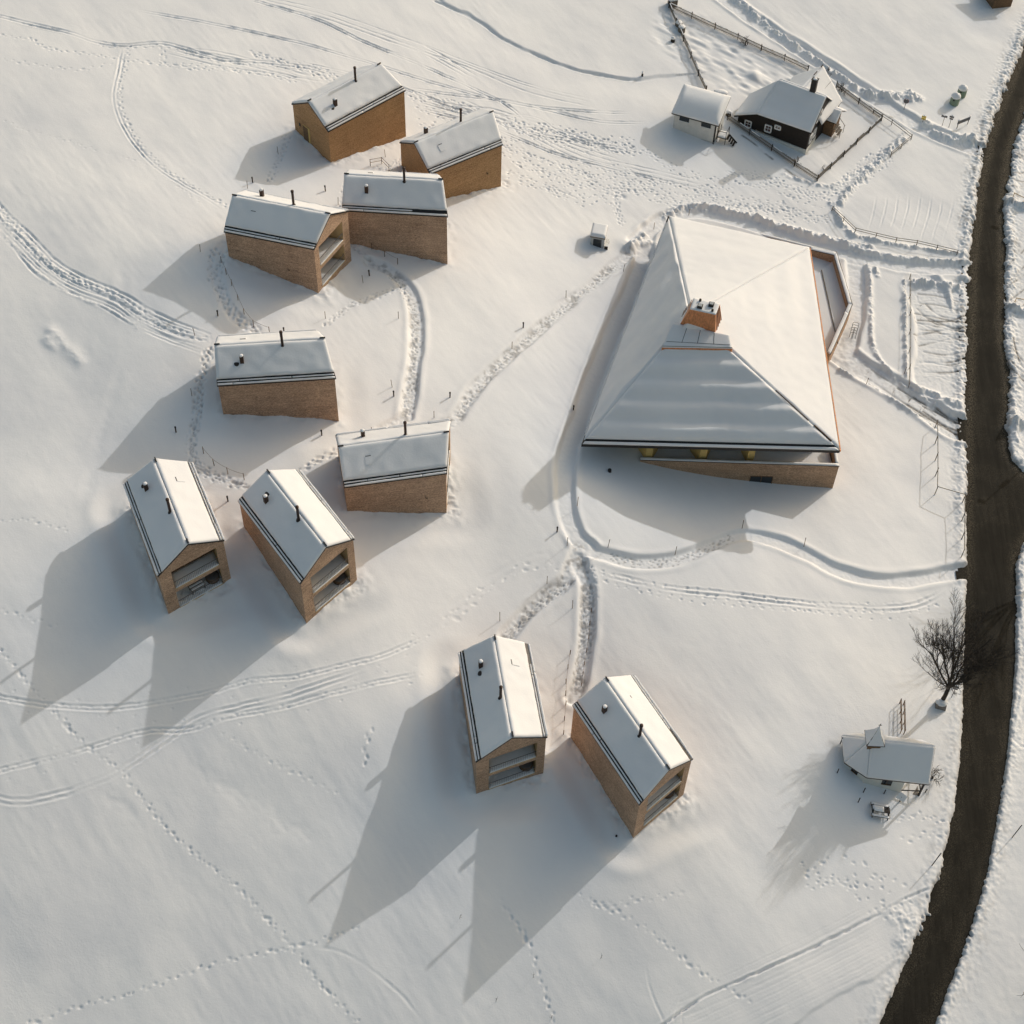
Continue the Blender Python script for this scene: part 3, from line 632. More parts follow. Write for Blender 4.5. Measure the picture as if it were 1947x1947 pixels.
Zc = Z[ny0:ny0+nyc, nx0:nx0+nxc]; Zc += Hd
def gz(x, y):
    """finished snow surface"""
    i = int(round((x-X0)/DX)); j = int(round((y-Y0)/DX))
    if 0 <= i < nxc and 0 <= j < nyc: return float(Zc[j, i])
    return float(base_z(x, y))
def grid_mesh(name, X, Y, Zv, m, keep=None):
    h, w_ = X.shape; me = bpy.data.meshes.new(name)
    idx = np.arange(h*w_, dtype=np.int32).reshape(h, w_)
    F = np.stack([idx[:-1, :-1], idx[:-1, 1:], idx[1:, 1:], idx[1:, :-1]], -1).reshape(-1, 4)
    if keep is not None: F = F[keep[:-1, :-1].ravel()]
    me.vertices.add(h*w_); me.vertices.foreach_set('co', np.stack([X, Y, Zv], -1).astype(np.float32).ravel())
    me.loops.add(F.size); me.loops.foreach_set('vertex_index', F.ravel())
    me.polygons.add(len(F)); me.polygons.foreach_set('loop_start', np.arange(0, F.size, 4, dtype=np.int32))
    me.update(calc_edges=True); me.polygons.foreach_set('use_smooth', np.ones(len(F), bool)); me.materials.append(m)
    o = bpy.data.objects.new(name, me); COL.objects.link(o); return o
ground = grid_mesh('snow_ground', AX, AY, Z, M_SNOW); tag(ground, 'snow covered hillside meadow crossed by ski tracks and footprints', None, kind='structure')
at_ = ground.data.attributes.new('dirt', 'FLOAT', 'POINT'); dd = np.zeros(AX.shape, np.float32); dd[ny0:ny0+nyc, nx0:nx0+nxc] = DIRT; at_.data.foreach_set('value', dd.ravel())
# road sheet: only where the road runs
rx, ry = x[::3, ::3], y[::3, ::3]; rs = SD[::3, ::3]
road = grid_mesh('road', rx, ry, base_z(rx, ry)-.22+.03*np.clip(-rs, 0, 1.5), M_ROAD, rs < 1.2)
tag(road, 'narrow dark wet road curving down the right side between snow edges', None, kind='structure')
sl = np.exp(-((rs+.5)/.55)**2)*(.25+.9*top[::3, ::3])+.12*(fbm(rx, ry, 2, 1) > .55)
sl += .5*np.exp(-((rs+.3)/.5)**2)*sm(20, 8, np.abs(ry-18)); road.data.attributes.new('slush', 'FLOAT', 'POINT').data.foreach_set('value', np.clip(sl, 0, 1).astype(np.float32).ravel())
b_ = bmesh.new(); b_.from_mesh(road.data); bmesh.ops.delete(b_, geom=[v for v in b_.verts if not v.link_faces], context='VERTS'); b_.to_mesh(road.data); b_.free()

# ---------------------------------------------------------------- the ten shingled houses
def house(n, label):
    at, u, v, s = hplan(n); x0, y0, z, a = HOUSES[n]; sg = s
    wallm = M_SHINGLE_GOLD if n in 'AB' else M_SHINGLE
    root = thing('shingle_house', (x0, y0, gz(x0, y0)), label, 'house', 'shingled gable houses on the slope')
    low = min(gz(*at(q, vv)[:2]) for q in (-1, 1) for vv in (-HW/2, HW/2))-1.2
    ins = .10; zw = z-.16
    def W(q, vv, h): p = at(q, vv, ins); return V(p[0], p[1], h)
    hw = HW/2-ins
    def roofz(vv): return zw+(HR)*(1-abs(vv)/hw)
    p0, p1, m0, m1 = (-1, hw), (1, hw), (-1, -hw), (1, -hw)
    mb = MB()
    for vv in (hw, -hw): mb.poly([W(-1, vv, low), W(1, vv, low), W(1, vv, zw), W(-1, vv, zw)])
    mb.poly([W(-1, hw, low), W(-1, -hw, low), W(-1, -hw, zw), W(-1, 0, zw+HR), W(-1, hw, zw)])
    # gable with two deep loggias; t runs from the +v side (0) to the -v side (1)
    tA, tB = (.18, .875) if sg > 0 else (.125, .82)
    tv = lambda t: hw*(1-2*t)
    dep = 1.9
    def F(t, h, d=0.0):
        p = at(1, tv(t), ins+d); return V(p[0], p[1], h)
    ops = [(z-3.25, z-.55), (z-6.25, z-3.75)]
    ops = [(b, t_) for b, t_ in ops if t_ > low+1.5]
    mb.poly([F(0, low), F(tA, low), F(tA, roofz(tv(tA))), F(0, zw)]); mb.poly([F(1, low), F(tB, low), F(tB, roofz(tv(tB))), F(1, zw)])
    mb.poly([F(tA, ops[0][1]), F(tB, ops[0][1]), F(tB, roofz(tv(tB))), F(.5, zw+HR), F(tA, roofz(tv(tA)))])
    for k, (b, t_) in enumerate(ops):
        nb = ops[k+1][1] if k+1 < len(ops) else low
        mb.poly([F(tA, nb), F(tB, nb), F(tB, b), F(tA, b)])
    mb.build('wall', wallm, root)
    inner = MB()
    for b, t_ in ops:
        inner.poly([F(tA, b), F(tA, t_), F(tA, t_, dep), F(tA, b, dep)]); inner.poly([F(tB, b), F(tB, t_), F(tB, t_, dep), F(tB, b, dep)])
        inner.poly([F(tA, t_), F(tB, t_), F(tB, t_, dep), F(tA, t_, dep)]); inner.poly([F(tA, b, dep), F(tB, b, dep), F(tB, t_, dep), F(tA, t_, dep)])
    inner.build('loggia_lining', M_PALEWOOD, root)
    for b, t_ in ops:
        fl = MB(); fl.ext([F(tA, b-.02, -.05), F(tB, b-.02, -.05), F(tB, b-.02, dep), F(tA, b-.02, dep)], .10)
        bo = fl.build('balcony', M_PALEWOOD, root)
        MB().snow(F(tA+.01, b+.085, -.02), F(tB-.01, b+.085, -.02), F(tB-.01, b+.085, dep-.1), F(tA+.01, b+.085, dep-.1), .09, 16, 6, seed=ord(n)).build('balcony_snow', M_ROOFSNOW, bo, True)
        ra = MB(); ra.bar(F(tA, b+1.0, .06), F(tB, b+1.0, .06), .05, .05)
        k = 26
        for i in range(k+1):
            t = tA+(tB-tA)*i/k; ra.bar(F(t, b+.1, .06), F(t, b+1.0, .06), .022, .022)
        ra.build('railing', M_DARKRAIL, bo)
        nwin = 3
        for i in range(nwin):
            ta = tA+(tB-tA)*(.04+i*.32); tb = ta+(tB-tA)*.28
            fr = MB()
            for (c, d) in (((ta, b+.15), (tb, b+.15)), ((ta, t_-.12), (tb, t_-.12)), ((ta, b+.15), (ta, t_-.12)), ((tb, b+.15), (tb, t_-.12))): fr.bar(F(c[0], c[1], dep-.06), F(d[0], d[1], dep-.06), .10, .09)
            fo = fr.build('window', M_BROWNWOOD, root)
            MB().poly([F(ta, b+.15, dep-.04), F(tb, b+.15, dep-.04), F(tb, t_-.12, dep-.04), F(ta, t_-.12, dep-.04)]).build('pane', M_GLASS, fo)
    # roof deck, gutter snow strips and the main snow cover
    half = HW/2; e = lambda q, vv, h: at(q, vv)+V(0, 0, h)
    R0, R1 = e(-1, 0, HR), e(1, 0, HR)
    deck = MB()
    for sd_ in (1, -1):
        E0, E1 = e(-1, sd_*half, 0), e(1, sd_*half, 0)
        deck.prism([E0-(0, 0, .2), E1-(0, 0, .2), R1-(0, 0, .2), R0-(0, 0, .2)], [E0, E1, R1, R0])
    ro = deck.build('roof', M_DARKMETAL, root)
    for sd_ in (1, -1):
        E0, E1 = e(-1, sd_*half, 0), e(1, sd_*half, 0); lp = lambda t: (E0*(1-t)+R0*t, E1*(1-t)+R1*t)
        hr_ = random.Random(ord(n)*7+sd_)
        a0, a1 = lp(.146+.012*hr_.random()); b0, b1 = lp(.999 if sd_*sg < 0 else .994)
        MB().snow(a0, a1, b1, b0, .17+.07*hr_.random(), 60, 18, seed=ord(n)+sd_, amp=.032, edge=.18, wav=.022).build('snow_cover', M_ROOFSNOW, ro, True)
        for t0, t1, th in ((.0, .046, .17), (.078, .112, .13)):
            c0, c1 = lp(t0); d0, d1 = lp(t1)
            cuts = [.006]+sorted(hr_.uniform(.1, .9) for _ in range(2 if t0 else 1))+[.994]
            for k, (ga, gb_) in enumerate(zip(cuts[:-1], cuts[1:])):
                if t0 and hr_.random() < .10 and gb_-ga < .45: continue
                ga += .004*k; L_ = lambda p, q, t: p*(1-t)+q*t
                MB().snow(L_(c0, c1, ga), L_(c0, c1, gb_), L_(d0, d1, gb_), L_(d0, d1, ga), th*hr_.uniform(.75, 1.15), 30, 3, seed=ord(n)+sd_+5+k, amp=.03, edge=.06, wav=.25 if t0 else .0).build('gutter_snow', M_ROOFSNOW, ro, True)
    for q in (-1, 1):
        p = e(q*.955, -.06*sg, HR+.15); d = u*.28; MB().bar(p-d, p+d, .10, .12).build('ridge_cap', M_DARKMETAL, ro)
    # flue, vent box, vent cowl, snowed skylight
    def on(q, vv): return e(q, vv, HR*(1-abs(vv)/half))
    fq, fv = .22, .42*sg
    p = on(fq, fv); MB().tube([p-(0, 0, .2), p+(0, 0, 1.9), p+(0, 0, 1.9), p+(0, 0, 2.1)], [.135, .135, .165, .165], 14).build('chimney', M_RUST, ro, True)
    fo = MB().tube([p-(0, 0, .1), p+(0, 0, .22)], [.30, .20], 14).build('chimney_collar', M_DARKMETAL, ro, True)
    vq, vv_ = -.52, 1.65*sg
    p = on(vq, vv_); vb = MB().box(p+(0, 0, .45), u*.19, v*.19, (0, 0, .62)).build('vent_box', M_RUST, ro)
    MB().dome(p+(0, 0, 1.07), .22, .22, .12, 10, 4, seed=3).build('snow_cap', M_ROOFSNOW, vb, True)
    if n in 'AEKIJ':
        p = on(vq-(.10 if n != 'K' else -.13), vv_+(.1 if n != 'J' else -.5)*sg); MB().tube([p-(0, 0, .1), p+(0, 0, .24), p+(0, 0, .27)], [.30, .26, .12], 14).build('vent_cowl', M_DARKMETAL, ro, True)
    p = on(-.5, -1.5*sg); nn = unit(np.cross(u, on(0, -2*sg)-on(0, -1*sg))); nn = nn if nn[2] > 0 else -nn; t_ = np.cross(nn, u)
    sk = MB().box(p+nn*.18, u*.30, t_*.42*(1 if True else 1), nn*.05).build('skylight', M_ROOFSNOW, ro)
    dn = t_ if t_[2] < 0 else -t_
    MB().box(p+nn*.205-dn*.44, u*.27, dn*.035, nn*.03).build('flashing', M_DARKMETAL, sk)
    if n == 'A':
        g = lambda t, h, d=0.0: V(*(at(-1, tv(t), ins-d)[:2]), h)
        gl = gz(*g(.65, 0)[:2]); dr = MB(); dr.prism([g(.56, gl-.3, -.02), g(.74, gl-.3, -.02), g(.74, gl-.3, .05), g(.56, gl-.3, .05)], [g(.56, gl+2.1, -.02), g(.74, gl+2.1, -.02), g(.74, gl+2.1, .05), g(.56, gl+2.1, .05)])
        do = dr.build('door', M_YELLOWWOOD, root); do['label'] = 'yellowish wooden door in the end wall'
        MB().prism([g(.60, gl-.3, .055), g(.74, gl-.3, .055), g(.74, gl-.3, .07), g(.60, gl-.3, .07)], [g(.60, gl+2.0, .055), g(.74, gl+2.0, .055), g(.74, gl+2.0, .07), g(.60, gl+2.0, .07)]).build('door_panel', M_BROWNWOOD, do)
        MB().prism([g(.82, gl+1.5, .01), g(.86, gl+1.5, .01), g(.86, gl+1.5, .05), g(.82, gl+1.5, .05)], [g(.82, gl+1.9, .01), g(.86, gl+1.9, .01), g(.86, gl+1.9, .05), g(.82, gl+1.9, .05)]).build('wall_lamp', M_DARKMETAL, root)
    if n in 'BDF':
        p = W(.55 if n != 'D' else .3, hw+.03, z-3.6 if n != 'D' else z-3.9); MB().tube([p+(0, 0, .25), p, p+(0, 0, -.1)+u*.15, p+u*.15+(0, 0, .05)], .035, 6).build('wall_hook', M_DARKMETAL, root)
    if n in 'IJKL':
        p = F(tB-.12, ops[1][0], .95); c = thing('hot_tub', p+(0, 0, .16), {'I': 'round wooden hot tub on the lower balcony of the leftmost house, beside a covered table', 'J': 'round hot tub on the lower balcony of the house right of the leftmost one', 'K': 'round hot tub on the lower balcony of the left house of the front pair', 'L': 'round hot tub on the lower balcony of the right house of the front pair'}[n], 'hot tub', 'round hot tubs on the lower balconies')
        MB().tube([p+(0, 0, .16), p+(0, 0, .80), p+(0, 0, .82)], [.62, .66, .60], 20).build('barrel', M_BROWNWOOD, c, True)
        hp = MB()
        for h in (.32, .62): hp.tube([p+(0, 0, h), p+(0, 0, h+.05)], .665, 20)
        hp.build('hoop', M_DARKMETAL, c); MB().dome(p+(0, 0, .80), .66, .66, .14, 18, 4, seed=5, rough=.04).build('cover', M_RUBBER, c, True)
    if n == 'I':
        p = F(.5, ops[1][0]+.16, .75); q = unit(F(tB, 0)-F(tA, 0)); r_ = np.cross(UP, q); c = thing('garden_table', p, 'snow dusted dark table covered by a tarp on the lower balcony of the leftmost house', 'table')
        MB().box(p+(0, 0, .66), q*.75, r_*.38, (0, 0, .03)).build('table_top', M_GREYWOOD, c)
        for a_ in (-.65, .65):
            for b_ in (-.3, .3): MB().box(p+q*a_+r_*b_+(0, 0, .315), q*.03, r_*.03, (0, 0, .315)).build('leg', M_DARKMETAL, c)
        for b_ in (-.2, .18): MB().snow(p+q*-.7+r_*(b_-.14)+(0, 0, .69), p+q*.7+r_*(b_-.14)+(0, 0, .69), p+q*.7+r_*(b_+.14)+(0, 0, .69), p+q*-.7+r_*(b_+.14)+(0, 0, .69), .07, 8, 3).build('snow_patch', M_ROOFSNOW, c, True)
    return root
house('A', 'topmost shingled house, golden brown long wall and an end wall with a door facing left')
house('B', 'golden shingled house right of the topmost one, square skylight mark in its roof snow')
house('C', 'shingled house of the upper group, partly hidden behind the loggia house at its left')
house('D', 'shingled house of the upper group with two loggias in a gable facing right')
house('E', 'shingled house standing alone below the upper group, long plain wall, bare black vent')
house('F', 'shingled house nearest the pyramid roofed lodge, flue standing beyond its ridge')
house('I', 'leftmost shingled house, gable with two loggias, a table on the lower one')
house('J', 'shingled house with two loggias, close to the right of the leftmost house')
house('K', 'left one of the two shingled houses standing lowest on the slope')
house('L', 'right one of the two shingled houses standing lowest on the slope')

# ---------------------------------------------------------------- the lodge with its pyramid roof
def lodge():
    g0 = G(1571, 922); gb = g0[2]; ze = gb+7.8
    TL, TR, BR, BL = onz(1262, 408, ze), onz(1528, 468, ze), onz(1585, 850, ze), onz(1097, 838, ze)
    AP = onz(1303, 594, ze+7.8); cen = (TL+TR+BR+BL)/4
    root = thing('lodge', V(cen[0], cen[1], gz(cen[0], cen[1])), 'large lodge under a snowy pyramid roof with a copper chimney top', 'building')
    def inset(P, d): q = cen-P; q[2] = 0; return P+unit(q)*d
    wTL, wTR, wBR, wBL = inset(TL, 1.6), inset(TR, 1.8), inset(BR, 2.2), inset(BL, 2.2)
    fdir = unit((wBR-wBL)*V(1, 1, 0)); fn = V(fdir[1], -fdir[0], 0)     # outward at the front
    wBRf = wBR-fn*2.6; wBLf = wBL-fn*2.6
    dn = lambda P, h: V(P[0], P[1], h)
    wl = MB(); zt = ze-.45; zb = gb-2
    wl.poly([dn(wTL, zb), dn(wBLf, zb), dn(wBLf, zt), dn(wTL, zt)]); wl.poly([dn(wTL, zb), dn(wTR, zb), dn(wTR, zt), dn(wTL, zt)]); wl.poly([dn(wTR, zb), dn(wBRf, zb), dn(wBRf, zt), dn(wTR, zt)])
    wl.build('wall', M_SHINGLE_LODGE, root)
    # set back glazed front
    gf = MB().poly([dn(wBLf, zb), dn(wBRf, zb), dn(wBRf, zt), dn(wBLf, zt)]).build('glazed_front', M_GLASS, root)
    mul = MB()
    for k in range(17):
        t = k/16; p = wBLf*(1-t)+wBRf*t+fn*.05; mul.bar(dn(p, gb+2), dn(p, zt), .12, .12)
    mul.build('mullions', M_BROWNWOOD, gf)
    # roof slab with copper edge
    sl = MB(); und = [P-(0, 0, .42) for P in (TL, TR, BR, BL)]; top = [P-(0, 0, .02) for P in (TL, TR, BR, BL)]
    sl.prism(und, top)
    roof = sl.build('roof', M_DARKMETAL, root)
    rs_ = unit(V((TR-BR)[1], -(TR-BR)[0], 0)); gu = MB(); gu.bar(BR+rs_*.05-V(0, 0, .10), TR+rs_*.05-V(0, 0, .10), .10, .22); gu.build('gutter', M_COPPER, roof)
    ls_ = unit(V(-(TL-BL)[1], (TL-BL)[0], 0)); gu = MB(); gu.bar(BL+(TL-BL)*.04+ls_*.03-V(0, 0, .12), TL+ls_*.03-V(0, 0, .12), .14, .26); gu.build('gutter', M_RUST, roof)
    dk = MB(); lift = V(0, 0, .01)
    for a, b in ((BL, BR), (BR, TR), (TR, TL), (TL, BL)): dk.poly([a+lift, b+lift, AP+lift])
    dk.build('roof_deck', M_DARKMETAL, roof)
    def face(a, b, t0, t1, th, prof, nx, ny, sd, am=.03, ed=.25, g=0.0):
        L = lambda P, t: P*(1-t)+AP*t
        A, B, C_, D = L(a, t0), L(b, t0), L(b, t1), L(a, t1)
        A, B = A*(1-g)+B*g, B*(1-g)+A*g; C_, D = C_*(1-g)+D*g, D*(1-g)+C_*g
        MB().snow(A+lift, B+lift, C_+lift, D+lift, th, nx, ny, seed=sd, prof=prof, edge=ed, amp=am, world=True).build('snow_cover', M_ROOFSNOW, roof, True)
    def steps(x, y):
        q = y/2.35+(float(vn(x, 1.3, 3.5, 2))-.5)*.16+.12; fr = q-math.floor(q)
        k = .45+.8*float(vn(x+math.floor(q)*7.7, 3.0, 4.5, 4))
        return .30*k*(float(sm(.0, .6, fr))-float(sm(.64, 1, fr)))+.022*(float(vn(x, y*.25, .55, 3))-.5)
    bands = lambda per, amp, sd: (lambda x, y: amp*(float(vn(y, x*.07, per, sd))-.5))
    face(BL, BR, .040, .965, .30, steps, 120, 100, 21, .02)
    face(BL, BR, .0, .022, .26, None, 80, 3, 22, .03, .12, .004)
    face(BR, TR, .012, .985, .30, bands(1.9, .16, 6), 90, 80, 23, .02)
    face(TR, TL, .006, .985, .30, bands(1.7, .09, 7), 60, 70, 24, .02)
    face(TL, BL, .030, .985, .30, lambda x, y: .30*(float(vn(x*.3+y*.5, y*.25-x*.1, .8, 1))-.5), 90, 80, 25, .02)
    face(TL, BL, .0, .016, .22, None, 80, 3, 26, .03, .12, .03)
    # bare strip of hip flashing low on the right hip
    L = lambda P, t: P*(1-t)+AP*t
    hp = MB(); p, q = L(BR, .045)+V(-.25, .15, .36), L(BR, .16)+V(-.25, .15, .38); hp.bar(p, q, .10, .16); p, q = L(BR, .20)+V(-.2, .1, .34), L(BR, .42)+V(-.2, .1, .36); hp.bar(p, q, .06, .10); hp.build('hip_flashing', M_RUST, roof)
    # skylight slab high on the front face
    X = 600/1932/PXK; P2 = lambda px, py: (1080/PXK+px*X, 380/PXK+py*X)
    onf = lambda px, py: onplane(*P2(px, py), BL, BR, AP)
    f0, f1, k1, k0 = onf(570, 935), onf(1000, 942), onf(985, 845), onf(640, 770)
    nrm = unit(np.cross(BR-BL, AP-BL)); nrm = nrm if nrm[2] > 0 else -nrm
    top4 = [f0+V(0, 0, .75), f1+V(0, 0, .75), k1+V(0, 0, .42), k0+V(0, 0, .42)]
    sk = MB().prism([f0, f1, k1, k0], top4).build('skylight', M_COPPER, roof)
    MB().snow(*[p+V(0, 0, .01) for p in top4], .10, 30, 14, seed=31, amp=.01, edge=.15).build('skylight_snow', M_ROOFSNOW, sk, True)
    se = MB()
    T = lambda a, b: (top4[0]*(1-a)+top4[1]*a)*(1-b)+(top4[3]*(1-a)+top4[2]*a)*b+V(0, 0, .125)
    for a in (.26, .49, .73): se.bar(T(a, .2), T(a*1.0, .88 if a > .4 else .98), .05, .02)
    se.bar(T(.03, .22), T(.97, .22), .05, .02); se.bar(T(.0, .03), T(1, .03), .05, .02); se.build('skylight_seams', M_DARKMETAL, sk)
    # copper chimney top
    zc = ze+10.2
    tq = [onz(*P2(*q), zc) for q in ((770, 602), (930, 637), (905, 705), (745, 670))]
    onr = lambda px, py: onplane(*P2(px, py), BR, TR, AP)
    bq3, bq2 = onf(676, 762), onf(903, 818); bq1 = onr(948, 722); bq0 = bq1+(bq3-bq2)
    base = [bq0, bq1, bq2, bq3]; base = [p-V(0, 0, .6) for p in base]
    ch = MB().prism(base, tq).build('chimney', M_COPPER, roof)
    MB().snow(tq[3], tq[2], tq[1], tq[0], .10, 14, 10, seed=8, amp=.015, edge=.12).build('chimney_snow', M_ROOFSNOW, ch, True)
    tu = unit(tq[2]-tq[3]); tv_ = unit(tq[0]-tq[3])
    B_ = lambda a, b: (tq[3]*(1-a)+tq[2]*a)*(1-b)+(tq[0]*(1-a)+tq[1]*a)*b
    for a, b, w_ in ((.34, .30, .27), (.72, .66, .27)):
        p = B_(a, b); MB().box(p+V(0, 0, .22), tu*w_, tv_*w_, (0, 0, .16)).build('vent_hood', M_DARKMETAL, ch)
        MB().box(p+V(0, 0, .42), tu*w_*.72, tv_*w_*.72, (0, 0, .03)).build('hood_lid', M_GREYPANEL, ch)
    for a, b in ((.27, .82), (.83, .2)): p = B_(a, b); MB().tube([p, p+V(0, 0, .35)], .13, 10).build('vent_pipe', M_DARKMETAL, ch, True)
    ld = MB()
    for k in range(7):
        t = k/6; p = (bq0*.5+bq3*.5)*(1-t)+(tq[0]*.5+tq[3]*.5)*t+V(0, 0, .1); ld.bar(p-tv_*.5-tu*.12, p+tv_*.5-tu*.12, .05, .05)
    ld.build('ladder', M_BROWNWOOD, ch)
    sb = MB()
    for k in range(4):
        t = (k+1)/5; sb.bar((bq2*(1-t)+bq1*t)+tu*.03+V(0, 0, -.1), (tq[2]*(1-t)+tq[1]*t)+tu*.03, .05, .05)
    sb.build('seam', M_RUST, ch)
    # front terrace: tapering shingled parapet, deck, projecting bays
    zp = gb+3.7; pl, pr = onz(1208, 868, zp), onz(1583, 880, zp); side = pr-fn*3.6; side[2] = zp
    th = .38
    pw = MB(); pw.prism([dn(pl, gb-2.5), dn(pr, gb-2.5), dn(pr-fn*th-fdir*th, gb-2.5), dn(pl-fn*th, gb-2.5)], [pl, pr, pr-fn*th-fdir*th, pl-fn*th])
    pw.prism([dn(pr, gb-2.5), dn(side, gb-2.5), dn(side-fdir*th, gb-2.5), dn(pr-fn*th-fdir*th, gb-2.5)], [pr, side, side-fdir*th, pr-fn*th-fdir*th])
    par = pw.build('terrace_parapet', M_SHINGLE_LODGE, root)
    cp = MB(); e_ = V(0, 0, .006); o_ = fn*.05
    cp.ext([pl+o_+e_, pr+o_+fdir*.05+e_, pr-fn*(th+.05)-fdir*(th+.05)+e_, pl-fn*(th+.05)+e_], .05); cp.build('coping', M_DARKMETAL, par)
    cs = MB(); cs.snow(pl+V(0, 0, .06), pr+V(0, 0, .06)-fdir*.02, pr-fn*.36+V(0, 0, .06)-fdir*.02, pl-fn*.36+V(0, 0, .06), .10, 60, 3, seed=41, amp=.02, edge=.08)
    cs.snow(pr-fn*.4+V(0, 0, .06), side+V(0, 0, .06), side-fdir*.34+V(0, 0, .06), pr-fn*.4-fdir*.34+V(0, 0, .06), .10, 12, 3, seed=42, amp=.02, edge=.08); cs.build('coping_snow', M_ROOFSNOW, par, True)
    dl = pl-fdir*5; zd = zp-.95
    dk = MB().prism([dn(dl-fn*th, zd-.3), dn(pr-fn*th-fdir*th, zd-.3), dn(wBRf+fdir*1.6, zd-.3), dn(wBLf, zd-.3)], [dn(dl-fn*th, zd), dn(pr-fn*th-fdir*th, zd), dn(wBRf+fdir*1.6, zd), dn(wBLf, zd)]).build('terrace_deck', M_GREYWOOD, root)
    MB().snow(dn(pl-fn*(th+.02), zd+.01), dn(pr-fn*(th+.02)-fdir*(th+.02), zd+.01), dn(wBRf+fdir*1.4, zd+.01), dn(wBLf+fdir*3, zd+.01), .05, 50, 10, seed=43, amp=.04, edge=.3).build('deck_snow', M_ROOFSNOW, dk, True)
    P3 = lambda px, py: P2(px, py)
    for (xa, xb, xc) in ((442, 584, 500), (785, 915, 845), (1112, 1186, 1150)):
        pa = onz(*P2(xa, 1530), ze-1.0); pb = onz(*P2(xb, 1530), ze-1.0)
        ta = (pa-wBLf)@fdir; tb = (pb-wBLf)@fdir; tm = (ta+tb)/2
        q = lambda t, d, h: dn(wBLf+fdir*t+fn*d, h)
        MB().prism([q(ta-.2, .02, zd), q(tm-.3, 2.2, zd), q(tm+.4, 2.2, zd), q(tb+.2, .02, zd)], [q(ta-.2, .02, zt-.05), q(tm-.35, 2.5, zt-.05), q(tm+.4, 2.5, zt-.05), q(tb+.2, .02, zt-.05)]).build('bay', M_YELLOWWOOD, root)
    # window in the parapet
    pu = lambda px, py: onplane(*P2(px, py), pl, pr, dn(pl, gb))
    a, b = pu(1118, 1690), pu(1256, 1690); zw0, zw1 = pu(1118, 1738)[2], a[2]
    gw = MB().prism([dn(a, zw0)+fn*.012, dn(b, zw0)+fn*.012, dn(b, zw0)-fn*.2, dn(a, zw0)-fn*.2], [dn(a, zw1)+fn*.012, dn(b, zw1)+fn*.012, dn(b, zw1)-fn*.2, dn(a, zw1)-fn*.2]).build('window', M_GLASS, par)
    fr = MB(); m_ = (a+b)/2
    for (c, d) in ((dn(a, zw1), dn(b, zw1)), (dn(a, zw0), dn(a, zw1)), (dn(b, zw0), dn(b, zw1)), (dn(m_, zw0), dn(m_, zw1))): fr.bar(c+fn*.03, d+fn*.03, .07, .07)
    fr.build('frame', M_BROWNWOOD, gw); MB().box((dn(a, zw0)+dn(b, zw0))/2+fn*.16-V(0, 0, .05), (b-a)/2*V(1, 1, 0)*1.04, fn*.16, (0, 0, .05)).build('sill', M_ROOFSNOW, gw)
    # side terrace on the right
    zs = gz(*G(1600, 640)[:2])+2.7
    oc = [(1530, 466), (1578, 476), (1608, 575), (1601, 592), (1566, 670)]
    O = [onz(px, py, zs) for px, py in oc]; I = [onz(*p, zs) for p in ((1530, 472), (1573, 482), (1600, 574), (1594, 588), (1560, 664))]
    ws = MB()
    for k in range(4): ws.prism([dn(O[k], zs-7), dn(O[k+1], zs-7), dn(I[k+1], zs-7), dn(I[k], zs-7)], [O[k], O[k+1], I[k+1], I[k]])
    sp = ws.build('side_parapet', M_SHINGLE_LODGE, root)
    c2 = MB()
    for k in range(4):
        q = lambda P: P+V(0, 0, .015); c2.snow(q(O[k]), q(O[k+1]), q(I[k+1]), q(I[k]), .10, 24, 3, seed=50+k, amp=.015, edge=.08)
    c2.build('coping_snow', M_ROOFSNOW, sp, True)
    ed = MB()
    for k in range(4): ed.bar(O[k]+V(0, 0, .03), O[k+1]+V(0, 0, .03), .09, .07); ed.bar(I[k]+V(0, 0, .03), I[k+1]+V(0, 0, .03), .07, .07)
    ed.build('coping_edge', M_DARKMETAL, sp)
    wr = dn(wTR, zs-1); wb = dn(wBRf, zs-1)
    MB().prism([dn(P, zs-1.6) for P in (I[1], I[2], I[3], I[4], wb, wr)], [dn(P, zs-1.0) for P in (I[1], I[2], I[3], I[4], wb, wr)]).build('side_deck', M_ROOFSNOW, root)
    rl = MB(); a, b = dn(I[1]*.72+wTR*.28, zs-.95), dn(I[3]*.80+wBRf*.20, zs-.95); rl.bar(a, b, .10, .12); rl.build('deck_edging', M_GREYWOOD, root)
    # low parapet along the back
    a, b = onz(1368, 424, zs), onz(1578, 476, zs); bn = unit(V(-(b-a)[1], (b-a)[0], 0)); bn = bn if bn[1] < 0 else -bn
    bw = MB().prism([dn(a, zs-4), dn(b, zs-4), dn(b, zs-4)+bn*.35, dn(a, zs-4)+bn*.35], [a-V(0, 0, .01), b-V(0, 0, .01), b+bn*.35-V(0, 0, .01), a+bn*.35-V(0, 0, .01)]).build('back_parapet', M_SHINGLE_LODGE, root)
    MB().snow(a, b, b+bn*.33, a+bn*.33, .11, 30, 3, seed=55, amp=.015, edge=.08).build('coping_snow', M_ROOFSNOW, bw, True)
    return root
lodge()

# ---------------------------------------------------------------- old buildings
def S_(px, py): return (px/PXK, py/PXK)              # points measured on the full-size photograph
def on_ground(px, py): p = G(px, py); return V(p[0], p[1], gz(p[0], p[1]))

